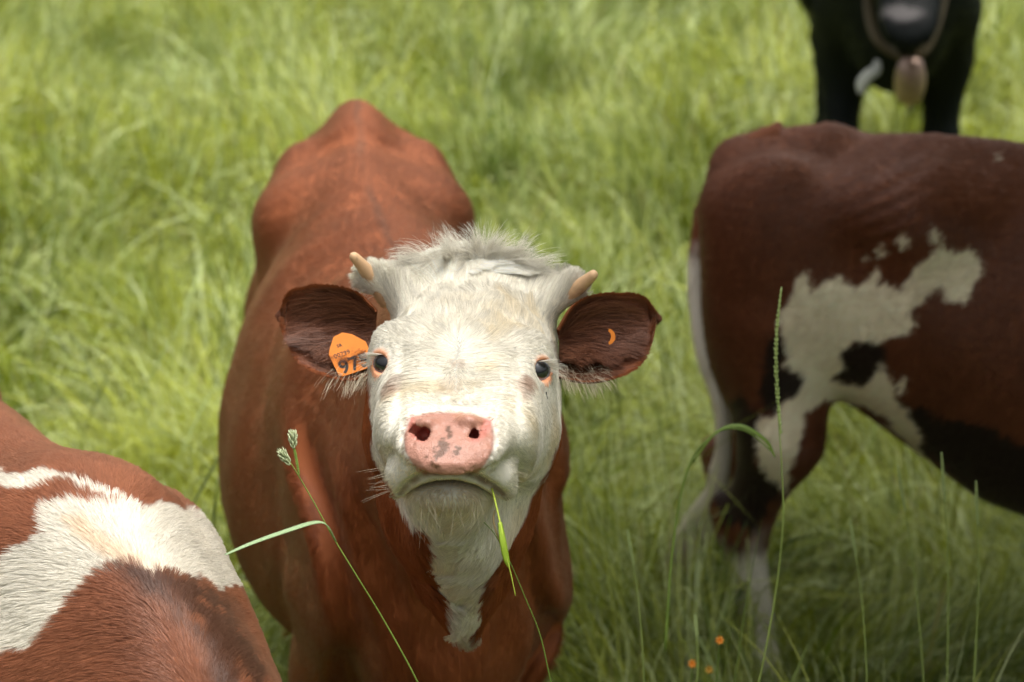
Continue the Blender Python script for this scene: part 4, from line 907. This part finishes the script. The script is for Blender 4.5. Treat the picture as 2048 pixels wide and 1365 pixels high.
def blades(n, reg, Lr, wr, seed, seg=5, lean=1.0, dens=None):
    r = np.random.default_rng(seed)
    x = r.uniform(reg[0], reg[1], n); y = r.uniform(reg[2], reg[3], n)
    keep = np.abs(x) < (.25 * y + 1.5) * (reg[4] if len(reg) > 4 else 1)
    tuft = noise(np.stack([x, y, 0 * x], 1), 5.5, seed) * .6 + noise(np.stack([x, y, 0 * x], 1), 1.4, seed + 1) * .5
    keep &= r.random(n) < np.clip(.60 + 1.0 * tuft, .07, 1)
    x, y, tuft = x[keep], y[keep], tuft[keep]; n = len(x); p2 = np.stack([x, y, 0 * x], 1)
    hgt = .74 + .45 * noise(p2, 1.1, 51) + .55 * noise(p2, 3.5, 52)
    L = r.uniform(*Lr, n) * np.clip(hgt, .3, 1.6)
    # trodden short around and under the standing cows
    for F, sc_ in ((F1, 1.0), (F2, 1.0), (F3, 1.0), (F4, 1.2)):
        q = F.inv(p2); ins = (np.abs(q[:, 1]) < .30 * sc_) & (q[:, 0] > -.1) & (q[:, 0] < 1.5 * sc_); L = np.where(ins, np.minimum(L, .40 * sc_), L)
    az = r.uniform(0, 6.283, n) + 0.0; faz = 5.5 * noise(p2, .8, 61) + 3.0 * noise(p2, 2.8, 62)
    dx = np.cos(az) + 1.1 * np.cos(faz); dy = np.sin(az) + 1.1 * np.sin(faz); dn = np.hypot(dx, dy) + 1e-6; dx, dy = dx / dn, dy / dn
    th = r.uniform(.02, .70, n) * lean; dth = r.gamma(2.2, 1.05, n) * lean * np.clip(.8 + .6 * noise(p2, .8, 63), .3, 1.6)
    W = r.uniform(*wr, n); tw = r.normal(0, .7, n)
    pos = np.stack([x, y, ground_z(x, y)], 1); V = np.zeros((n, 2 * seg + 1, 3)); st = L / seg
    sx, sy = -dy, dx
    for i in range(seg + 1):
        t = i / seg; a = th + dth * t ** 1.3; d3 = np.stack([dx * np.sin(a), dy * np.sin(a), np.cos(a)], 1)
        if i < seg:
            c, s_ = np.cos(tw * t), np.sin(tw * t); side = np.stack([sx * c, sy * c, 0 * c], 1) + s_[:, None] * np.cross(d3, np.stack([sx, sy, 0 * sx], 1))
            wd = (W * (1 - .25 * t - .45 * t * t) * (.6 + .8 * min(t * 2, .5)))[:, None] * .5
            V[:, 2 * i] = pos + side * wd; V[:, 2 * i + 1] = pos - side * wd
        else: V[:, 2 * i] = pos
        pos = pos + d3 * st[:, None]; a_ = .22 * noise(pos, 9, seed + 9) * t; dx, dy = dx - dy * a_, dy + dx * a_; pos[:, 2] = np.maximum(pos[:, 2], .015)
    b0 = np.arange(n)[:, None] * (2 * seg + 1)
    F = np.concatenate([b0 + np.array([2 * i, 2 * i + 1, 2 * i + 3, 2 * i + 2]) for i in range(seg - 1)] + [b0 + np.array([2 * seg - 2, 2 * seg - 1, 2 * seg, 2 * seg])])
    hue = np.clip(r.random(n) * .65 + .35 * (noise(p2, 1.3, 71) * .9 + .5) + .15 * noise(p2, 5, 72), 0, 1)
    c = mix(V3(.045, .110, .012), V3(.53, .56, .075), hue); c = mix(c, V3(.60, .68, .32), (r.random(n) < .24) * .9); c = mix(c, V3(.36, .31, .14), (r.random(n) < .04) * .8)
    c = c * (.62 + .40 * r.random((n, 1)))
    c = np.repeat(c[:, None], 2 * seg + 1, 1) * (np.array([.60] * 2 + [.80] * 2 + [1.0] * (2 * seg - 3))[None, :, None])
    return V.reshape(-1, 3), F, c.reshape(-1, 3)
def stalks(n, reg, seed):              # thin flowering stalks with a narrow seed head
    r = np.random.default_rng(seed); vs, cs = [], []
    x = r.uniform(reg[0], reg[1], n); y = r.uniform(reg[2], reg[3], n); k = np.abs(x) < .25 * y + .7; x, y = x[k], y[k]; n = len(x)
    for F in (F1, F2, F3, F4):
        q = F.inv(np.stack([x, y, 0 * x], 1)); k = ~((np.abs(q[:, 1]) < .34) & (q[:, 0] > -.15) & (q[:, 0] < 1.9)); x, y = x[k], y[k]
    n = len(x); L = r.uniform(.45, .75, n); az = r.uniform(0, 6.28, n); a = r.uniform(.1, .8, n); seg = 8
    V = np.zeros((n, 2 * (seg + 1) * 2, 3)); pos = np.stack([x, y, 0 * x], 1)
    for i in range(seg + 1):
        t = i / seg; w_ = np.where(t > .72, .0028 * math.sin(math.pi * min(1, (t - .70) / .3)) + .0006, .0009)
        for k_, (ux, uy) in enumerate(((1, 0), (0, 1))):
            V[:, k_ * 2 * (seg + 1) + 2 * i] = pos + V3(ux, uy, 0) * w_; V[:, k_ * 2 * (seg + 1) + 2 * i + 1] = pos - V3(ux, uy, 0) * w_
        aa = a * (.4 + 1.3 * t); pos = pos + np.stack([np.cos(az) * np.sin(aa), np.sin(az) * np.sin(aa), np.cos(aa)], 1) * (L / seg)[:, None]
    m = 4 * (seg + 1); b0 = np.arange(n)[:, None] * m
    F = np.concatenate([b0 + np.array([2 * i, 2 * i + 1, 2 * i + 3, 2 * i + 2]) + k_ * 2 * (seg + 1) for i in range(seg) for k_ in (0, 1)])
    c = np.tile(V3(.24, .30, .10), (n, 1)) * (.7 + .6 * r.random((n, 1)))
    return V.reshape(-1, 3), F, np.repeat(c[:, None], m, 1).reshape(-1, 3)
GP = [blades(int(150000 * QUAL), (-2.9, 2.9, 2.1, 5.6), (.22, .62), (.0022, .0048), 1),
      blades(int(280000 * QUAL), (-5.0, 5.0, 5.6, 14.0), (.25, .65), (.0038, .0078), 2, seg=4),
      blades(60000, (-14, 14, 14, 30, 2), (.3, .7), (.012, .03), 3, seg=3),
      blades(70000, (-6, 6, -1.0, 8.0, 9), (.25, .6), (.005, .010), 4, seg=3),
      blades(15000, (-2.4, 2.4, 2.6, 5.6), (.45, .85), (.0022, .0045), 7, seg=7, lean=2.1), blades(46000, (-4.6, 4.6, 5.6, 14.0), (.45, .9), (.004, .008), 8, seg=6, lean=2.2),
      blades(26000, (.15, 1.7, 3.0, 4.35), (.38, .72), (.0020, .0042), 9, seg=7, lean=1.35),
      blades(15000, (-2.9, 2.9, 2.3, 5.6), (.22, .48), (.0065, .0120), 10, seg=6, lean=1.2), blades(30000, (-5, 5, 5.6, 14), (.25, .5), (.010, .017), 11, seg=5, lean=1.2),
      stalks(500, (-2.4, 2.4, 2.8, 6.0), 5), stalks(3000, (-4.4, 4.4, 6.0, 14.0), 6)]
o = 0; gv, gf, gc = [], [], []
for v, f, c in GP: gv.append(v); gf.append(f + o); gc.append(c); o += len(v)
gv, gf, gc = np.concatenate(gv), np.concatenate(gf), np.concatenate(gc)
tri = gf[:, 2] == gf[:, 3]
def mesh_mixed(name, V, F, tri, mat, col):
    me = bpy.data.meshes.new(name); me.vertices.add(len(V)); me.vertices.foreach_set('co', V.astype(np.float32).ravel())
    q, t3 = F[~tri], F[tri][:, :3]; loops = np.concatenate([q.ravel(), t3.ravel()]).astype(np.int32)
    me.loops.add(len(loops)); me.loops.foreach_set('vertex_index', loops); me.polygons.add(len(F))
    me.polygons.foreach_set('loop_start', np.concatenate([np.arange(len(q)) * 4, len(q) * 4 + np.arange(len(t3)) * 3]).astype(np.int32))
    me.update(calc_edges=True); me.polygons.foreach_set('use_smooth', np.ones(len(F), bool))
    a = me.attributes.new('col', 'FLOAT_COLOR', 'POINT'); a.data.foreach_set('color', np.concatenate([col, np.ones((len(V), 1))], 1).astype(np.float32).ravel())
    me.materials.append(mat); o = bpy.data.objects.new(name, me); COL.objects.link(o); return o
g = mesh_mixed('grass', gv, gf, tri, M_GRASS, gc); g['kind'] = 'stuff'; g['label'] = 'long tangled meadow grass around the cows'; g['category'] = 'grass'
print('grass verts', len(gv))

# ================================================================== trees added out of view, crowns shading the right of the meadow
def build_added_tree(x, y, H, cr, cz, seed, n=60000, label='leafy crown on a trunk, added out of view to shade the right of the meadow'):
    r = np.random.default_rng(seed)
    tr = empty('added_tree', (x, y, 0), label, 'added_tree')
    pa = catmull([(x, y, -.1), (x + .05, y + .02, H * .25), (x - .05, y + .06, H * .5), (x, y, H * .8)], 8)
    parts = [tube(pa, np.linspace(.13, .04, len(pa)), 14)]; tips = []
    for i in range(16):
        k0 = pa[int(len(pa) * (.35 + .6 * i / 16))]; th = i * 2.4; d = V3(math.cos(th), math.sin(th), .55 + .5 * r.random()); L = cr * (.65 + .4 * r.random())
        e = k0 + unit(d) * L; m = (k0 + e) / 2 + V3(0, 0, .12); bp = catmull([k0, m, e], 6); parts.append(tube(bp, np.linspace(.055, .012, len(bp)), 8)); tips += [bp[-1], bp[8], bp[5]]
    v, f = merge(parts); mesh_obj('trunk', v, f, plain_mat('bark', (.16, .12, .085), .9, .2, bump=.8, bscale=30, var=.4), tr)
    tips = np.array(tips); k = r.integers(0, len(tips), n); c = tips[k] + r.normal(0, .36, (n, 3)) * V3(1, 1, .7); c = c[c[:, 2] > 2.08]; n = len(c)      # low leaves dropped to keep the added crown out of view
    a = unit(r.normal(0, 1, (n, 3))); b_ = unit(np.cross(a, r.normal(0, 1, (n, 3)))); s_ = r.uniform(.03, .055, (n, 1))
    V = np.stack([c - a * s_, c + b_ * s_ * .5, c + a * s_, c - b_ * s_ * .5], 1).reshape(-1, 3)
    col = mix(V3(.045, .095, .018), V3(.10, .17, .03), r.random(n)); mesh_obj('crown', V, np.arange(4 * n).reshape(n, 4), M_GRASS, tr, np.repeat(col, 4, 0), smooth=False)
build_added_tree(1.85, 3.35, 4.0, 1.45, 3.2, 8, 90000)
build_added_tree(3.6, 5.0, 5.0, 2.1, 3.6, 9, 36000, 'leafy crown on a trunk, added out of view beyond the dark cow for shade')

# ================================================================== single stems in front of the cows
M_STEM = attr_mat('grass_stem', .5, .35)
def stem(label, path, rad, color, parts=(), group=None, name='grass_stem', base=None):
    o = empty(name, base if base is not None else path[0], label, 'grass stem', group)
    pa = catmull(path, 8); v, f = tube(pa, np.linspace(rad, rad * .45, len(pa)), 7)
    mesh_obj('stalk', v, f, M_STEM, o, np.tile(color, (len(v), 1)) * (1 + .2 * noise(v, 60, 3))[:, None])
    for kind, pth, r0, col in parts:
        pp = catmull(pth, 8); n = len(pp); t = np.linspace(0, 1, n)
        if kind == 'leaf':
            v, f = tube(pp, r0 * (np.sin(math.pi * np.clip(t * .85 + .12, 0, 1)) ** .6 + .05), 6, flat=.16); mesh_obj('leaf', v, f, M_GRASS, o, np.tile(col, (len(v), 1)))
        else:                          # a flower head packed with small scales
            rr = np.random.default_rng(5); vs = [tube(pp, r0 * .35, 6)]; m = int(26 if kind == 'head' else 110)
            for q in range(m):
                u = (q + .5) / m; k = min(int(u * (n - 1)), n - 2); T = unit(pp[k + 1] - pp[k]); A = unit(np.cross(T, V3(.3, .2, 1))); B = np.cross(T, A); th = q * 2.4
                env = math.sin(math.pi * (.12 + .86 * u)) ** .7
                d = A * math.cos(th) + B * math.sin(th); c0_ = pp[k] + d * r0 * .35 * env; e = c0_ + (T * 1.6 + d * (.8 if kind == 'head' else .45)) * r0 * 1.1 * (.5 + .5 * env)
                vs.append(tube([c0_, (c0_ + e) / 2 + d * r0 * .12, e], [r0 * .16, r0 * .26 * (.4 + .6 * env), r0 * .03], 5))
            v, f = merge(vs); mesh_obj('flower_head', v, f, M_STEM, o, np.tile(col, (len(v), 1)) * (1 + .35 * noise(v, 900, 3))[:, None])
    return o
G1, G2, G3 = V3(.20, .30, .05), V3(.36, .46, .12), V3(.40, .44, .26)
stem('thin stem with two small flower heads crossing the heifer\'s chest', [P(865, 1450, 2.72), P(835, 1365, 2.70), P(770, 1245, 2.68), P(712, 1150, 2.66), P(668, 1078, 2.65), P(625, 1000, 2.64), P(590, 940, 2.63), P(577, 922, 2.63)], .0011, G1 * .9,
     [('head', [P(580, 930, 2.63), P(570, 916, 2.628), P(563, 903, 2.626)], .0046, G3), ('leaf', [P(672, 1082, 2.65), P(655, 1052, 2.64), P(630, 1045, 2.63), P(570, 1063, 2.60), P(500, 1088, 2.56), P(450, 1110, 2.53)], .0040, V3(.36, .48, .26)),
      ('stalk', [P(598, 950, 2.632), P(592, 915, 2.632), P(587, 893, 2.63)], .0018, G1), ('head', [P(588, 897, 2.63), P(586, 880, 2.63), P(585, 866, 2.63)], .0046, G3)])
stem('bright green blade hanging from the corner of the heifer\'s mouth', [P(984, 978, 2.66), P(992, 1010, 2.645), P(1003, 1060, 2.64), P(1012, 1110, 2.645), P(1022, 1150, 2.65), P(1031, 1192, 2.66)], .0012, V3(.50, .62, .08),
     [('leaf', [P(1000, 1045, 2.64), P(1006, 1085, 2.64), P(1012, 1115, 2.645), P(1018, 1135, 2.65)], .0040, V3(.42, .58, .06)), ('leaf', [P(990, 1020, 2.646), P(987, 1042, 2.645), P(996, 1075, 2.642), P(1008, 1105, 2.645)], .0012, V3(.34, .26, .12))])
stem('dark green stalk leaning across the heifer\'s right foreleg', [P(1125, 1450, 2.78), P(1102, 1365, 2.76), P(1080, 1270, 2.74), P(1050, 1195, 2.72), P(1020, 1125, 2.70), P(990, 1070, 2.69), P(968, 1045, 2.68)], .0010, G1 * .7)
stem('tall narrow seed spike standing before the dark cow\'s hind leg', [P(1490, 1480, 3.3), P(1525, 1330, 3.28), P(1552, 1180, 3.26), P(1566, 1040, 3.24), P(1563, 930, 3.23), P(1558, 850, 3.22), P(1553, 740, 3.21), P(1555, 660, 3.20), P(1563, 580, 3.19)], .0014, G2 * .8,
     [('spike', [P(1562, 868, 3.222), P(1556, 800, 3.216), P(1552, 730, 3.21), P(1554, 655, 3.20), P(1563, 575, 3.19)], .0034, V3(.44, .54, .20))])
stem('drooping green blade arching in front of the dark cow\'s hock', [P(1330, 1300, 3.4), P(1345, 1100, 3.4), P(1375, 940, 3.4), P(1430, 868, 3.4), P(1490, 862, 3.4), P(1545, 905, 3.4)], .0020, G1 * .9,
     [('leaf', [P(1385, 925, 3.4), P(1432, 866, 3.39), P(1480, 852, 3.38), P(1530, 880, 3.37), P(1550, 915, 3.36)], .0050, G1)])
for i, (x, y, x2, y2, d) in enumerate([(1883, 905, 1893, 1400, 3.5), (1952, 962, 1945, 1400, 3.5), (1795, 930, 1850, 1400, 3.6), (1700, 1040, 1735, 1400, 3.4), (1255, 1060, 1290, 1420, 3.3), (1390, 1230, 1384, 1450, 3.2)]):
    m_ = lambda t, o_=0: P(x + (x2 - x) * t + o_, y + (y2 - y) * t, d)
    stem(['pale seed stalk beneath the dark cow\'s belly', 'short seed stalk at the right edge under the belly', 'leaning seed stalk under the dark cow\'s flank', 'pale stalk rising between the flank and the bottom edge', 'slender stalk right of the heifer\'s shoulder', 'low seed stalk left of the orange flowers'][i],
         [m_(1.0), m_(.7, 6), m_(.4, 8), m_(.15, 3), m_(0)], .0012, G2 * .7, [('spike', [m_(.20, 5), m_(.10, 2), m_(0)], .0028, V3(.34, .42, .16))], group='seed stalks in the right foreground')
for i, (x, y, d) in enumerate([(1439, 1281, 3.3), (1384, 1328, 3.35), (1418, 1340, 3.45)]):
    c_ = P(x, y, d); o = empty('flower', c_ - V3(0, 0, .12), ['orange flower, the highest of three in the dark grass', 'orange flower low in the dark grass, leftmost of three', 'faint yellow-orange flower beside the lowest orange one'][i], 'flower', 'small orange flowers in the grass')
    sv, sf = tube(catmull([c_ - V3(.01, 0, .22), c_ - V3(.004, 0, .1), c_], 6), .0010, 6); mesh_obj('stalk', sv, sf, M_STEM, o, np.tile(G1 * .7, (len(sv), 1)))
    vs = []
    for q in range(7):
        th = q * .9; d_ = V3(math.cos(th), math.sin(th) * .6 - .5, math.sin(th) * .8 + .3); vs.append(tube([c_, c_ + d_ * .0035, c_ + d_ * .0060], [.0014, .0028, .0012], 6, flat=.4))
    pv_, pf_ = merge(vs); mesh_obj('petals', pv_, pf_, plain_mat('orange_petal', (.75, .26, .02) if i < 2 else (.50, .28, .03), .6), o)
